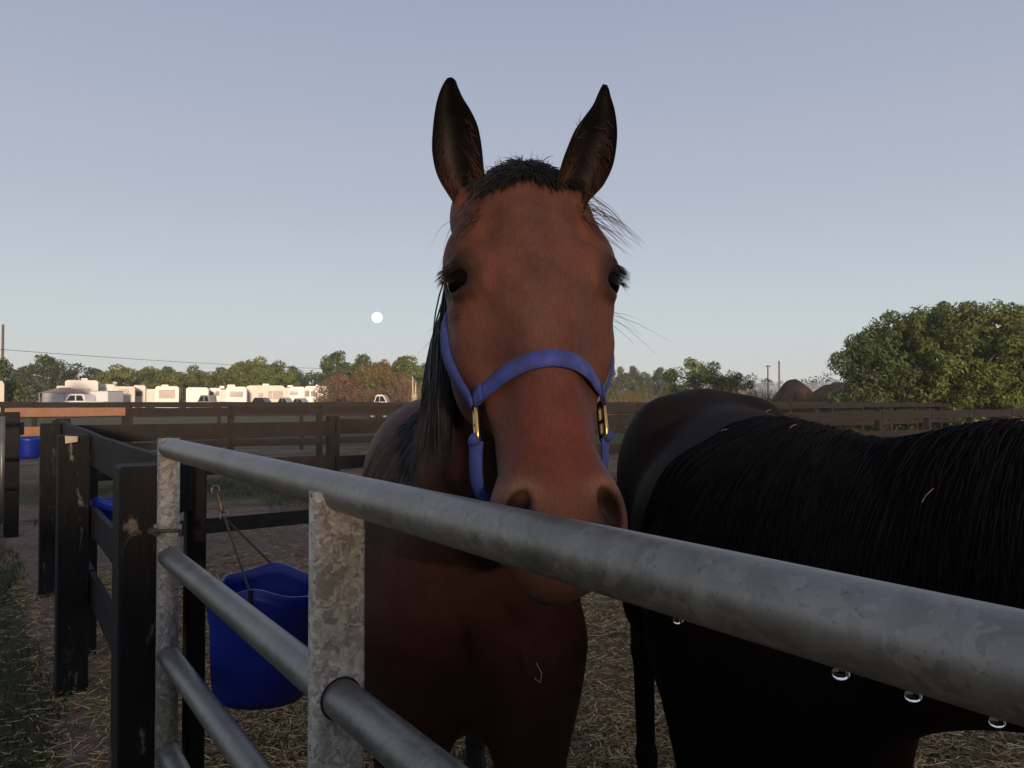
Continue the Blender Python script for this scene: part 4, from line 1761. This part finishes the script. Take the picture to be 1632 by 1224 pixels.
def scatter_grass():
    r = np.random.default_rng(15)
    xs, ys, hs = [], [], []
    n = 60000
    x = r.uniform(-7.5, -1.0, n)
    y = 2.9 + 8 * r.uniform(0, 1, n) ** 1.4
    d = (x - (.548 - .694 * y)) / 1.217
    k = (d < -.16 + .22 * fbm2(x, y, 8, 3, 2.0)) & (d > -2.0) & (y < 10) & (r.uniform(0, 1, n) < .8)
    xs.append(x[k]); ys.append(y[k]); hs.append(r.uniform(.03, .09, k.sum()))
    n = 16000
    x = r.uniform(-6, 6, n)
    y = r.uniform(9.5, 15, n)
    back = (y - 7.18) * .8216 - (x + 4.19) * .570
    k = (back > -.3) & (back < 5) & (fbm2(x, y, 4, 3, 1.1) > -.05)
    xs.append(x[k]); ys.append(y[k]); hs.append(r.uniform(.06, .17, k.sum()))
    n = 5000
    x = r.uniform(-8.0, -1.8, n)
    y = r.uniform(12.4, 14.4, n)
    k = fbm2(x, y, 6, 3, 1.8) > -.1
    xs.append(x[k]); ys.append(y[k]); hs.append(r.uniform(.05, .14, k.sum()))
    x, y, h = np.concatenate(xs), np.concatenate(ys), np.concatenate(hs)
    n = len(x)
    a = r.uniform(0, 2 * pi, n)
    lean = r.uniform(.1, .9, n) * h
    t = np.linspace(0, 1, 4)
    paths = np.zeros((n, 4, 3))
    paths[:, :, 0] = x[:, None] + np.cos(a)[:, None] * lean[:, None] * t[None] ** 2
    paths[:, :, 1] = y[:, None] + np.sin(a)[:, None] * lean[:, None] * t[None] ** 2
    paths[:, :, 2] = ground_height(x, y)[:, None] + h[:, None] * t[None] * (1 - .25 * t[None])
    o = strand_mesh('grass', paths, r.uniform(.0015, .0035, n), .0004, M['grassblade'], None)
    g = np.array([.055, .085, .022])[None] * r.uniform(.55, 1.35, n)[:, None]
    dry = r.uniform(0, 1, n) < .16
    g[dry] = np.array([.22, .17, .08]) * r.uniform(.5, 1.1, dry.sum())[:, None]
    set_col(o, np.repeat(g, 12, 0))
    tag(o, 'short rough green grass along the aisle and beyond the fence', 'grass', kind='stuff')


scatter_grass()

# ------------------------------------------------------------------ trees
def crown_verts(seed, clumps, per, spread, leaf, squash=1.0):
    """clumps: (n,4) centre + radius; many small leaf faces in each"""
    r = np.random.default_rng(seed)
    n = len(clumps) * per
    c = np.repeat(clumps, per, 0)
    d = r.normal(size=(n, 3))
    d /= np.linalg.norm(d, axis=1, keepdims=True)
    rad = c[:, 3] * r.uniform(.25, 1.0, n) ** .55
    p = c[:, :3] + d * rad[:, None] * np.array([1, 1, squash])
    nn = d + r.normal(0, .7, (n, 3)) + np.array([0, 0, .35])
    nn /= np.linalg.norm(nn, axis=1, keepdims=True)
    a = np.cross(nn, r.normal(size=(n, 3)))
    a /= np.linalg.norm(a, axis=1, keepdims=True)
    b = np.cross(nn, a)
    s = leaf * r.uniform(.6, 1.5, n)[:, None]
    v = np.stack([p - a * s * 1.5, p - b * s * .6 + nn * s * .15, p + a * s * 1.5, p + b * s * .6 + nn * s * .15], 1).reshape(-1, 3)
    f = np.arange(n * 4).reshape(n, 4)
    return v, f, n, r


def clump_cloud(seed, n, rx, ry, rz, cz, rmin, rmax, flat=.55, shell=.55):
    r = np.random.default_rng(seed)
    out = []
    while len(out) < n:
        d = r.normal(size=3)
        d /= np.linalg.norm(d)
        t = r.uniform(shell, 1.0)
        p = d * t * np.array([rx, ry, rz])
        if p[2] < -rz * flat:
            p[2] = -rz * flat * r.uniform(.6, 1)
        out.append([p[0], p[1], p[2] + cz, r.uniform(rmin, rmax)])
    return np.array(out)


def tree_mesh(seed, rx, ry, h, clumps, per, leaf, colr, var=.3, base=.18, colr2=None, mix=.2, flat=.75, rs=(.22, .38), shell=.55):
    rz = h * (1 - base) / 2
    cz = h * base + rz
    cl = clump_cloud(seed, clumps, rx, ry, rz, cz, rs[0] * min(rx, rz), rs[1] * min(rx, rz), flat, shell)
    v, f, n, r = crown_verts(seed + 1, cl, per, 1, leaf, .8)
    tone = np.repeat(r.uniform(1 - var * .6, 1 + var * .6, len(cl)), per) * r.uniform(1 - var, 1 + var, n)
    c = np.array(colr)[None] * tone[:, None]
    if colr2 is not None:
        sel = (np.repeat(r.uniform(0, 1, len(cl)), per) * .5 + r.uniform(0, .5, n)) < mix
        c[sel] = np.array(colr2) * tone[sel][:, None]
    me = bpy.data.meshes.new('crown')
    o = mesh_obj('crown', v, f, M['leaf'])
    set_col(o, np.repeat(c, 4, 0))
    crown = o.data
    bpy.data.objects.remove(o)
    # trunk with limbs
    m = MB()
    tr = .035 * h + .03
    m.tube([(0, 0, -.1), (.02 * h, 0, h * .2), (-.01 * h, .02 * h, h * .45), (.01 * h, 0, h * .7)], [tr, tr * .8, tr * .55, tr * .2], 9)
    rr = np.random.default_rng(seed + 5)
    for i in rr.choice(len(cl), min(len(cl), 16), replace=False):
        e = cl[i, :3]
        s = np.array([.0, .0, h * rr.uniform(.15, .45)])
        mid = (s + e) / 2 + np.array([0, 0, -.03 * h])
        m.tube([s, mid, e], [tr * .45, tr * .28, tr * .08], 6)
    t = m.build('trunk', M['bark'], None, True)
    trunk = t.data
    bpy.data.objects.remove(t)
    return crown, trunk


def plant_tree(name, meshes, p, sc, rz, label, cat='tree', group=None):
    root = empty(name, p)
    tag(root, label, cat, group)
    for nm, me in (('crown', meshes[0]), ('trunk', meshes[1])):
        o = bpy.data.objects.new(nm, me)
        col.objects.link(o)
        o.parent = root
    root.scale = sc
    root.rotation_euler = (0, 0, rz)
    return root


def pxw(px, Y):
    return (px - 816.0) / F * Y


def hgt(py, Y):
    return P(816, py, Y)[2]


G1, G2 = (.150, .185, .042), (.19, .18, .05)
DG = (.072, .100, .034)
T = {
    'a': tree_mesh(101, 3.6, 3.0, 6.0, 60, 190, .11, G1, .35, .12, G2, .3),
    'b': tree_mesh(111, 3.4, 2.6, 6.0, 56, 190, .11, (.175, .20, .048), .35, .12, G2, .25),
    'c': tree_mesh(121, 3.4, 3.0, 6.0, 56, 190, .11, DG, .35, .10, G1, .25),
}
r = random.Random(4)
for (x, top, Y, wpx, k, lab) in (
        (75, 574, 118, 88, 'c', 'dark dense tree rising behind the tent with the pinkish roof'),
        (150, 592, 125, 70, 'c', 'dark green tree behind the tallest white caravan'),
        (200, 584, 112, 84, 'b', 'bright green tree behind the caravan with a satellite dish'),
        (250, 586, 115, 74, 'b', 'bright green tree behind the caravan with the wide blinded window'),
        (292, 586, 118, 70, 'a', 'mid green tree behind the gap beside the plain windowless caravan'),
        (335, 594, 122, 66, 'a', 'low mid green tree behind the silver pickup truck'),
        (372, 586, 112, 72, 'a', 'mid green tree behind the caravan with a big dark window'),
        (400, 571, 116, 74, 'b', 'tallest bright green tree, behind the long cream caravan'),
        (436, 580, 112, 66, 'a', 'mid green tree between the long cream and the slit-window caravan'),
        (468, 590, 120, 52, 'c', 'small dark tree behind the caravan with a slit window'),
        (536, 568, 128, 66, 'c', 'dark green tree rising over the low pinkish shrub'),
        (580, 573, 130, 72, 'c', 'dark green tree rising behind the rusty gold shrub'),
        (655, 571, 118, 82, 'a', 'mid green tree behind the pale forked stump'),
        (700, 580, 120, 60, 'a', 'mid green tree half hidden by the bay horse\'s mane'),
        (612, 582, 125, 60, 'a', 'mid green tree between the rusty shrub and the forked stump')):
    h = hgt(top, Y) * 1.02
    w = wpx * 1.3 / F * Y
    plant_tree('leafy_tree', T[k], (pxw(x, Y), Y, 0), (w / 7.0, w / 7.0, h / 6.0), r.uniform(0, 6.28), lab, 'tree', 'trees behind the caravans')
# dark rounded tree at the left edge under the pole
plant_tree('leafy_tree', T['c'], (pxw(-14, 62), 62, 0), (.62, .62, hgt(570, 62) / 6.0), .7, 'dark rounded tree below the wooden pole beside a pale shed corner')
# pink-brown blossoming shrubs
T['p'] = tree_mesh(131, 3.0, 2.6, 4.5, 55, 190, .055, (.21, .155, .065), .4, .04, (.24, .13, .09), .28, flat=.98)
T['q'] = tree_mesh(141, 2.6, 2.4, 4.0, 46, 180, .055, (.24, .135, .10), .4, .04, (.20, .15, .065), .40, flat=.98)
for (x, top, Y, wpx, k, lab) in ((603, 574, 66, 104, 'p', 'tall rusty gold shrub with thinning top beside the caravans'), (545, 594, 64, 96, 'q', 'low pinkish shrub hiding the last caravan'),
                                 (640, 598, 62, 56, 'q', 'small russet shrub beside the pale post')):
    h = hgt(top, Y)
    w = wpx / F * Y
    s0 = 6.0 if k == 'p' else 5.2
    plant_tree('russet_shrub', T[k], (pxw(x, Y), Y, 0), (w / s0, w / s0, h / (4.5 if k == 'p' else 4.0)), r.uniform(0, 6), lab, 'shrub')
# big tree on the right
big = tree_mesh(151, 5.5, 4.6, 6.4, 430, 230, .066, (.118, .152, .034), .30, .03, (.14, .14, .038), .22, flat=.99, rs=(.13, .22), shell=.50)
Yb = 36
plant_tree('broad_tree', big, (pxw(1530, Yb), Yb, 0), (.93, .93, hgt(478, Yb) / 6.45), 0.4, 'broad sunlit olive green tree rising over the fence behind the dark horse')
side = tree_mesh(161, 2.2, 2.2, 4.2, 52, 280, .06, (.080, .115, .036), .35, .03, (.07, .08, .025), .3, flat=.98)
plant_tree('leafy_tree', side, (pxw(1392, 34.5), 34.5, 0), (.85, .85, hgt(536, 34.5) / 4.2), 1.2, 'darker green small tree against the flank of the broad tree')
# bush right of the horse's head
bush = tree_mesh(171, 2.6, 2.2, 4.2, 56, 240, .06, (.135, .175, .044), .35, .03, (.05, .075, .022), .3, flat=.98)
plant_tree('round_bush', bush, (pxw(1112, 52), 52, 0), (1.0, 1.0, hgt(574, 52) / 4.2), .3, 'bright green bush with feathery top beyond the dark horse\'s croup', 'bush')
plant_tree('round_bush', bush, (pxw(1170, 54), 54, 0), (.62, .62, hgt(596, 54) / 4.2), 2.1, 'low green bush beside the feathery one and the red soil heaps', 'bush')
for (x, top, Y, wpx, lab) in ((968, 578, 150, 60, 'tall hazy tree just past the horse\'s nose strap'), (1010, 588, 170, 48, 'smaller hazy tree beside the tall one'), (1052, 590, 190, 56, 'hazy tree behind the feathery bush')):
    h = hgt(top, Y)
    plant_tree('hazy_tree', T['c'], (pxw(x, Y), Y, 0), (wpx / F * Y / 7.0,) * 2 + (h / 6.0,), r.uniform(0, 6), lab)
# far wood
cl = []
rr = np.random.default_rng(8)
for (x0, x1, top) in ((940, 1010, 603), (1020, 1110, 594), (1110, 1190, 586), (1170, 1245, 594), (1270, 1325, 591), (1300, 1420, 604), (1390, 1660, 606), (640, 960, 604), (-40, 640, 606)):
    Y = 330
    for _ in range(max(8, int((x1 - x0) / 5))):
        x = rr.uniform(x0, x1)
        u = (x - x0) / (x1 - x0) * 2 - 1
        zt = hgt(top + 16 * u * u, Y)
        cl.append([pxw(x, Y), Y + rr.uniform(-8, 8), zt * rr.uniform(.35, .86), rr.uniform(2.0, 3.4)])
        cl.append([pxw(x, Y), Y + rr.uniform(-8, 8), zt * rr.uniform(.1, .5), rr.uniform(2.0, 3.2)])
cl = np.array(cl)
v, f, n, r2 = crown_verts(99, cl, 60, 1, .40)
o = mesh_obj('far_wood', v, f, M['leaf'])
set_col(o, np.repeat(np.array([.040, .055, .026])[None] * r2.uniform(.6, 1.4, n)[:, None], 4, 0))
tag(o, 'far-off line of woodland fading into the morning mist', 'woodland', kind='stuff')

# dry grass verge
rr = np.random.default_rng(18)
n = 15000
x = rr.uniform(-6, 26, n)
y = rr.uniform(40, 50, n)
h = rr.uniform(1.6, 2.5, n) * (.7 + .3 * fbm2(x, y, 2, 3, .8))
t = np.linspace(0, 1, 3)
a = rr.uniform(0, 2 * pi, n)
paths = np.zeros((n, 3, 3))
paths[:, :, 0] = x[:, None] + np.cos(a)[:, None] * (.3 * h)[:, None] * t ** 2
paths[:, :, 1] = y[:, None] + np.sin(a)[:, None] * (.3 * h)[:, None] * t ** 2
paths[:, :, 2] = h[:, None] * t
o = strand_mesh('dry_grass', paths, rr.uniform(.012, .03, n), .003, M['grassblade'])
g = np.array([.30, .20, .075])[None] * rr.uniform(.5, 1.25, n)[:, None]
gr = rr.uniform(0, 1, n) < .35
g[gr] = np.array([.10, .115, .04]) * rr.uniform(.6, 1.2, gr.sum())[:, None]
set_col(o, np.repeat(g, 9, 0))
tag(o, 'strip of tall dry golden grass beyond the fences', 'grass', kind='stuff')

# heaps of red soil
def heap(label, x0, x1, top, Y, seed):
    w = (x1 - x0) / F * Y / 2
    h = hgt(top, Y)
    cx = pxw((x0 + x1) / 2, Y)
    n = 40
    vs, fs = [], []
    for i in range(n + 1):
        for k in range(n + 1):
            x, y = -1.3 + 2.6 * i / n, -1.3 + 2.6 * k / n
            rr_ = sqrt(x * x + y * y)
            z = h * ((1 - rr_ ** 2) ** 1.2 if rr_ < 1 else 0)
            z += (float(fbm2(np.array([x]), np.array([y]), seed, 4, 5.0)[0]) * .17 * h if rr_ < 1 else -.12)
            vs.append((cx + x * w, Y + y * w, max(z, -.12)))
    for i in range(n):
        for k in range(n):
            q = i * (n + 1) + k
            fs.append((q, q + n + 1, q + n + 2, q + 1))
    o = mesh_obj('soil_heap', vs, fs, M['reddirt'], None, True)
    tag(o, label, 'soil heap')


heap('larger red-brown soil heap beside the green bush', 1212, 1334, 608, 66, 1)
heap('smaller red-brown soil heap next to the broad tree', 1270, 1410, 610, 74, 2)

# ------------------------------------------------------------------ caravans and vehicles
def rrect_top(w, h, r, z0):
    pts = [(-w / 2, z0), (w / 2, z0)]
    for k in range(5):
        a = pi / 2 * k / 4
        pts.append((w / 2 - r + r * cos(a), h - r + r * sin(a)))
    for k in range(5):
        a = pi / 2 + pi / 2 * k / 4
        pts.append((-w / 2 + r + r * cos(a), h - r + r * sin(a)))
    return pts


def wheel(parent, c, r=.36, w=.24, ax=None):
    ax = AX if ax is None else ax
    m = MB()
    m.tube([c - ax[0] * w / 2, c - ax[0] * w * .38, c + ax[0] * w * .38, c + ax[0] * w / 2], [r * .9, r, r, r * .9], 16)
    t = m.build('wheel', M['tyre'], parent)
    m = MB()
    m.tube([c - ax[0] * (w / 2 + .01), c + ax[0] * (w / 2 + .01)], r * .55, 12)
    m.build('rim', M['rvgrey'], t)


def caravan(label, x0, x1, top, Y, windows=(), ac=(), length=7.0, body='rvwhite', slide=None, dish=None, antenna=None, door=None, rot=0.0, vent=True):
    w = (x1 - x0) / F * Y
    h = hgt(top, Y)
    cx = pxw((x0 + x1) / 2, Y)
    root = empty('caravan', (cx, Y, 0))
    tag(root, label, 'caravan')
    m = MB()
    m.prism(rrect_top(w, h, .22, .55), (cx, Y + length / 2, 0), AX, length)
    m.build('body', M[body], root)
    m = MB()
    m.prism(rrect_top(w * .86, h + .06, .05, h - .03), (cx, Y + length / 2, 0), AX, length * .96)
    m.build('roof', M['rvroof'], root)
    m = MB()
    m.box((cx, Y - .006, .95), (w * .985, .018, .14))
    m.build('stripe', M['rvgrey'], root)
    m = MB()
    m.box((cx, Y - .05, .50), (w * .96, .14, .16))
    m.build('bumper', M['rvgrey'], root)
    for (a, b, y0, y1, kind) in windows:
        za, zb = hgt(y1, Y), hgt(y0, Y)
        xa, xb = pxw(a, Y), pxw(b, Y)
        m = MB()
        m.box(((xa + xb) / 2, Y - .012, (za + zb) / 2), (xb - xa + .10, .03, zb - za + .10))
        wf = m.build('window', M['rvgrey'], root)
        m = MB()
        m.box(((xa + xb) / 2, Y - .026, (za + zb) / 2), (xb - xa, .012, zb - za))
        m.build('pane', M['tint'] if kind == 'd' else M['blind'], wf)
    for (a, b, t) in ac:
        xa, xb = pxw(a, Y), pxw(b, Y)
        zt = hgt(t, Y)
        m = MB()
        m.prism([(-(xb - xa) / 2, h + .03), ((xb - xa) / 2, h + .03), ((xb - xa) * .42, zt), (-(xb - xa) * .42, zt)], ((xa + xb) / 2, Y + length * .4, 0), AX, 1.0)
        m.build('air_conditioner', M['rvwhite'], root)
    if slide:
        a, b, t = slide
        xa, xb = pxw(a, Y), pxw(b, Y)
        m = MB()
        m.prism(rrect_top(xb - xa, hgt(t, Y), .1, .8), ((xa + xb) / 2, Y + 1.9, 0), AX, 3.0)
        m.build('slide_out', M['rvcream'], root)
    if dish:
        q = P(dish[0], dish[1], Y + 1.5)
        m = MB()
        m.tube([(q[0], q[1], h), (q[0], q[1], q[2] - .1)], .04, 8)
        m.tube([q - ZUP * .16, q - ZUP * .05, q + ZUP * .10], [.15, .26, .16], 14)
        m.build('dish', M['rvwhite'], root, True)
    if antenna:
        q = P(antenna[0], antenna[1], Y + 2)
        m = MB()
        m.tube([(q[0], q[1], h), q], .05, 6)
        m.build('antenna', M['rvgrey'], root)
    for s in (-1, 1):
        for yy in (length * .5, length * .5 + .9):
            wheel(root, np.array([cx + s * (w / 2 - .1), Y + yy, .34]))
    m = MB()
    m.tube([(cx, Y + length, .5), (cx, Y + length + 1.2, .45)], .06, 8)
    m.build('hitch', M['rvgrey'], root)
    root.rotation_euler = (0, 0, -math.atan2(cx, Y) * .9)
    return root


caravan('tallest white caravan with roof unit and thin antenna behind the pickup', 107, 153, 606.5, 84, ac=((127, 137, 602),), antenna=(141, 594), slide=(95, 107, 615), windows=((120, 142, 620, 623, 'b'),))
caravan('white caravan mostly hidden behind the box trailer', 155, 182, 613, 88, windows=((160, 170, 618, 622, 'b'),))
caravan('cream caravan with round satellite dish on its roof', 181, 213, 616.5, 82, dish=(195, 610), windows=((190, 204, 621, 624, 'b'), (190, 204, 625.5, 627.5, 'b')), body='rvcream')
caravan('white caravan with a shaded doorway behind the one with a dish', 213, 231, 614.5, 86, windows=((217, 226, 624, 631, 'd'),), body='rvcream')
caravan('white caravan with a wide blinded rear window and roof unit', 249, 283.5, 616, 80, ac=((256, 267, 612.5),), slide=(236, 249, 620), windows=((255, 277, 622, 634, 'b'),))
caravan('plain windowless white caravan beside the silver pickup', 298, 331, 618, 80, body='rvwhite')
caravan('grey-white caravan with two small dark windows', 333, 352, 619, 86, windows=((336, 340, 625, 630, 'd'), (344, 349, 624, 630, 'd')), ac=((348, 356, 614.5),))
caravan('white caravan with a big dark rear window', 361, 392, 617, 78, windows=((367.5, 386, 624.5, 632, 'd'),), ac=((361, 374, 612.5),), slide=(351, 361, 621))
caravan('long cream caravan with a low roof unit and curtained windows', 394, 452, 615, 84, windows=((413, 419, 627, 632, 'b'), (428, 432, 624, 635, 'b'), (435, 450, 624, 635, 'b')), ac=((417, 428, 611),), body='rvcream')
caravan('small white caravan with one dark slit window', 461, 485, 617, 80, windows=((463, 474, 624.5, 629, 'd'),), ac=((457, 466, 613.5),), slide=(452, 461, 618))
caravan('white caravan with two dark windows partly hidden by the pink shrub', 486, 522, 616, 84, windows=((488.5, 493, 623, 631.5, 'd'), (496.5, 501.5, 624, 631, 'd')), ac=((502, 508, 612.5),))
caravan('pale caravan corner standing at the edge beside the dark rounded tree', -26, 3.5, 608, 60, body='rvcream', length=5)


def canopy():
    Y = 80
    x0, x1 = pxw(61, Y), pxw(106, Y)
    root = empty('canopy_tent', ((x0 + x1) / 2, Y + 2, 0))
    tag(root, 'low white tent with a faded pinkish sloping roof beside the white pickup', 'tent')
    ze, zr = hgt(626, Y), hgt(617, Y)
    m = MB()
    cx = (x0 + x1) / 2
    w = x1 - x0
    m.add([(x0, Y - .2, ze), (x1, Y - .2, ze), (x1, Y + 4.2, ze), (x0, Y + 4.2, ze), (cx - w * .12, Y + 2, zr), (cx + w * .2, Y + 2, zr)],
          [(0, 1, 5, 4), (1, 2, 5), (2, 3, 4, 5), (3, 0, 4), (3, 2, 1, 0)])
    m.build('roof', M['tanroof'], root)
    m = MB()
    m.box((cx + .15, Y + 2, ze / 2), (w * .86, 3.8, ze - .02))
    m.build('wall', M['rvwhite'], root)
    for s in (-1, 1):
        m = MB()
        m.tube([(cx + s * w * .44, Y - .1, 0), (cx + s * w * .44, Y - .1, ze)], .05, 8)
        m.build('pole', M['rvgrey'], root)


canopy()
Y = 76
x0, x1 = pxw(144, Y), pxw(172, Y)
box = empty('cargo_trailer', ((x0 + x1) / 2, Y + 1.5, 0))
tag(box, 'plain bright white box trailer behind the pickup bed', 'trailer')
m = MB()
m.prism(rrect_top(x1 - x0, hgt(623.5, Y), .06, .45), ((x0 + x1) / 2, Y + 1.5, 0), AX, 3.0)
m.build('body', M['carwhite'], box)
m = MB()
m.box(((x0 + x1) / 2, Y + 1.4, hgt(623.5, Y) + .02), (x1 - x0 + .1, 3.1, .05))
m.build('roof', M['rvgrey'], box)
for s in (-1, 1):
    wheel(box, np.array([(x0 + x1) / 2 + s * .8, Y + 1.4, .33]))


def vehicle(name, label, cat, x0, x1, top, Y, outline, glass, material, group=None, flip=False):
    """side-on vehicle; outline and glass in fractions of length / height"""
    L = (x1 - x0) / F * Y
    h = hgt(top, Y)
    cx = pxw((x0 + x1) / 2, Y)
    root = empty(name, (cx, Y + .9, 0))
    tag(root, label, cat, group)
    sg = -1 if flip else 1
    def pt(u, v):
        return (sg * (u - .5) * L, v * h)
    m = MB()
    ol = [pt(*q) for q in outline]
    if flip:
        ol = ol[::-1]
    m.prism(ol, (cx, Y + .9, 0), AX, 1.8)
    m.build('body', M[material], root)
    for g in glass:
        gl = [pt(*q) for q in g]
        if flip:
            gl = gl[::-1]
        for side, yy in ((0, Y - .006), (1, Y + 1.806)):
            m = MB()
            m.prism(gl, (cx, yy, 0), AX, .02)
            m.build('window', M['tint'], root)
    for u in (.17, .80):
        for yy in (.12, 1.68):
            wheel(root, np.array([cx + pt(u, 0)[0], Y + yy, .36]), .36, .22, np.array([AX[1], AX[0], AX[2]]))
    return root


PICK = [(0, .26), (0, .55), (.04, .60), (.24, .66), (.33, .97), (.36, 1.0), (.58, 1.0), (.62, .95), (.645, .66), (.99, .64), (1.0, .30), (.95, .24), (.05, .22)]
PG = [[(.275, .68), (.345, .93), (.44, .94), (.44, .68)], [(.465, .68), (.465, .94), (.57, .93), (.61, .68)]]
vehicle('pickup_truck', 'white crew-cab pickup truck in front of the tallest caravan', 'truck', 83, 166, 628, 74, PICK, PG, 'carwhite')
vehicle('pickup_truck', 'silver pickup truck parked before the plain caravan', 'truck', 303, 352, 629.5, 76, PICK, PG, 'carsilver')
CAR = [(0, .28), (0, .55), (.05, .62), (.24, .70), (.36, .97), (.42, 1.0), (.66, 1.0), (.74, .96), (.90, .70), (.98, .64), (1.0, .3), (.95, .2), (.05, .2)]
CG = [[(.29, .71), (.39, .93), (.52, .94), (.52, .71)], [(.545, .71), (.545, .94), (.70, .93), (.84, .71)]]
vehicle('parked_car', 'black car roof showing over the fence before the long caravan', 'car', 392, 428, 633.5, 72, CAR, CG, 'cardark')
vehicle('parked_car', 'grey car before the small caravan with a slit window', 'car', 436, 462, 633.5, 75, CAR, CG, 'carsilver')
vehicle('parked_car', 'pale silver car beside the grey one by the pink shrub', 'car', 458, 488, 634.5, 73, CAR, CG, 'carsilver')
vehicle('parked_car', 'white car tucked under the rusty gold shrub', 'car', 588, 620, 629, 60, CAR, CG, 'carwhite')

# ------------------------------------------------------------------ poles, wire, post
Y = 70
pl = empty('utility_pole', (pxw(3, Y), Y, 0))
tag(pl, 'tall wooden pole rising over the dark rounded tree', 'pole')
m = MB()
m.tube([(pxw(3, Y), Y, -.2), (pxw(3.6, Y), Y, hgt(517, Y))], [.14, .10], 10)
m.build('shaft', M['polewood'], pl, True)
a, b = P(-60, 552, 66), P(700, 588, 150)
pts = []
for t in np.linspace(0, 1, 30):
    q = a * (1 - t) + b * t
    q[2] -= 2.2 * 4 * t * (1 - t) * .35
    pts.append(q)
m = MB()
m.tube(pts, .022, 6)
tag(m.build('power_line', M['wire'], None, True), 'thin sagging power line over the caravans', 'cable')
Y = 160
up = empty('utility_pole', (pxw(1242, Y), Y, 0))
tag(up, 'bare far pole standing behind the red soil heaps', 'pole')
m = MB()
m.tube([(pxw(1242, Y), Y, -.2), (pxw(1242, Y), Y, hgt(575, Y))], [.22, .17], 8)
m.build('shaft', M['polewood'], up, True)
Y = 190
up = empty('utility_pole', (pxw(1224, Y), Y, 0))
tag(up, 'short far pole with a crossarm beside the bare pole', 'pole')
m = MB()
m.tube([(pxw(1224, Y), Y, -.2), (pxw(1224, Y), Y, hgt(582, Y))], [.2, .15], 8)
m.build('shaft', M['wire'], up, True)
m = MB()
m.box((pxw(1224, Y), Y - .2, hgt(584, Y)), (1.4, .12, .2))
m.build('crossarm', M['wire'], up)
Y = 48
st = empty('forked_post', (pxw(660, Y), Y, 0))
tag(st, 'pale weathered stump with two thin prongs beside the russet shrub', 'post')
m = MB()
m.tube([(pxw(660, Y), Y, -.1), (pxw(660, Y), Y, hgt(629, Y))], [.20, .18], 10)
m.build('stump', M['palewood'], st, True)
for dx, tp in ((-2, 601), (2, 610)):
    m = MB()
    m.tube([(pxw(660 + dx, Y), Y, hgt(630, Y)), (pxw(660 + dx * 1.2, Y), Y, hgt(tp, Y))], [.06, .035], 8)
    m.build('prong', M['palewood'], st, True)

# ------------------------------------------------------------------ moon
def moon():
    D = 1500.0
    c = P(601, 506, D)
    m_, nt, b = new_mat('moon_glow')
    b.inputs['Base Color'].default_value = (0, 0, 0, 1)
    b.inputs['Emission Strength'].default_value = 1.6
    f = noise(nt, .12, 4)
    nt.links.new(ramp(nt, f, [(.2, (.9, .87, .80)), (.7, (1, .98, .93))]), b.inputs['Emission Color'])
    R = 8.6 / F * D
    vs, fs = [], []
    nu, nv = 32, 16
    for i in range(nv + 1):
        th = pi * i / nv
        for k in range(nu):
            ph = 2 * pi * k / nu
            vs.append(c + R * np.array([sin(th) * cos(ph), sin(th) * sin(ph), cos(th)]))
    for i in range(nv):
        for k in range(nu):
            l = (k + 1) % nu
            fs.append((i * nu + k, i * nu + nu + k, i * nu + nu + l, i * nu + l))
    o = mesh_obj('moon', vs, fs, m_, None, True)
    tag(o, 'bright full moon low over the trees', 'moon')


moon()


# ------------------------------------------------------------------ morning haze
def volume_box(name, lo, hi, density, colour, aniso, label):
    m = bpy.data.materials.new(name + '_air')
    m.use_nodes = True
    nt = m.node_tree
    nt.nodes.clear()
    out = nt.nodes.new('ShaderNodeOutputMaterial')
    v = nt.nodes.new('ShaderNodeVolumePrincipled')
    v.inputs['Color'].default_value = (*colour, 1)
    v.inputs['Density'].default_value = density
    v.inputs['Anisotropy'].default_value = aniso
    nt.links.new(v.outputs[0], out.inputs['Volume'])
    lo, hi = np.array(lo, float), np.array(hi, float)
    b = MB()
    b.box((lo + hi) / 2, hi - lo)
    o = b.build(name, m)
    tag(o, label, None, kind='stuff')
    return o


volume_box('haze', (-420, -60, -1.2), (420, 460, 24), .0006, (.84, .88, .92), 0.0, 'thin morning haze lying over the paddocks')


def mist_bank():
    c, rad = np.array([95.0, 262.0, .5]), np.array([95.0, 30.0, 7.0])
    vs, fs = [], []
    nu, nv = 40, 14
    for i in range(nv + 1):
        th = pi * i / nv
        for k in range(nu):
            ph = 2 * pi * k / nu
            vs.append(c + rad * np.array([sin(th) * cos(ph), sin(th) * sin(ph), max(cos(th), -.15)]))
    for i in range(nv):
        for k in range(nu):
            l = (k + 1) % nu
            fs.append((i * nu + k, i * nu + nu + k, i * nu + nu + l, i * nu + l))
    m = bpy.data.materials.new('mist_air')
    m.use_nodes = True
    nt = m.node_tree
    nt.nodes.clear()
    out = nt.nodes.new('ShaderNodeOutputMaterial')
    v = nt.nodes.new('ShaderNodeVolumePrincipled')
    v.inputs['Color'].default_value = (.9, .92, .94, 1)
    v.inputs['Density'].default_value = .020
    nt.links.new(v.outputs[0], out.inputs['Volume'])
    o = mesh_obj('mist', vs, fs, m, None, True)
    tag(o, 'low bank of ground mist before the far woodland', None, kind='stuff')


mist_bank()
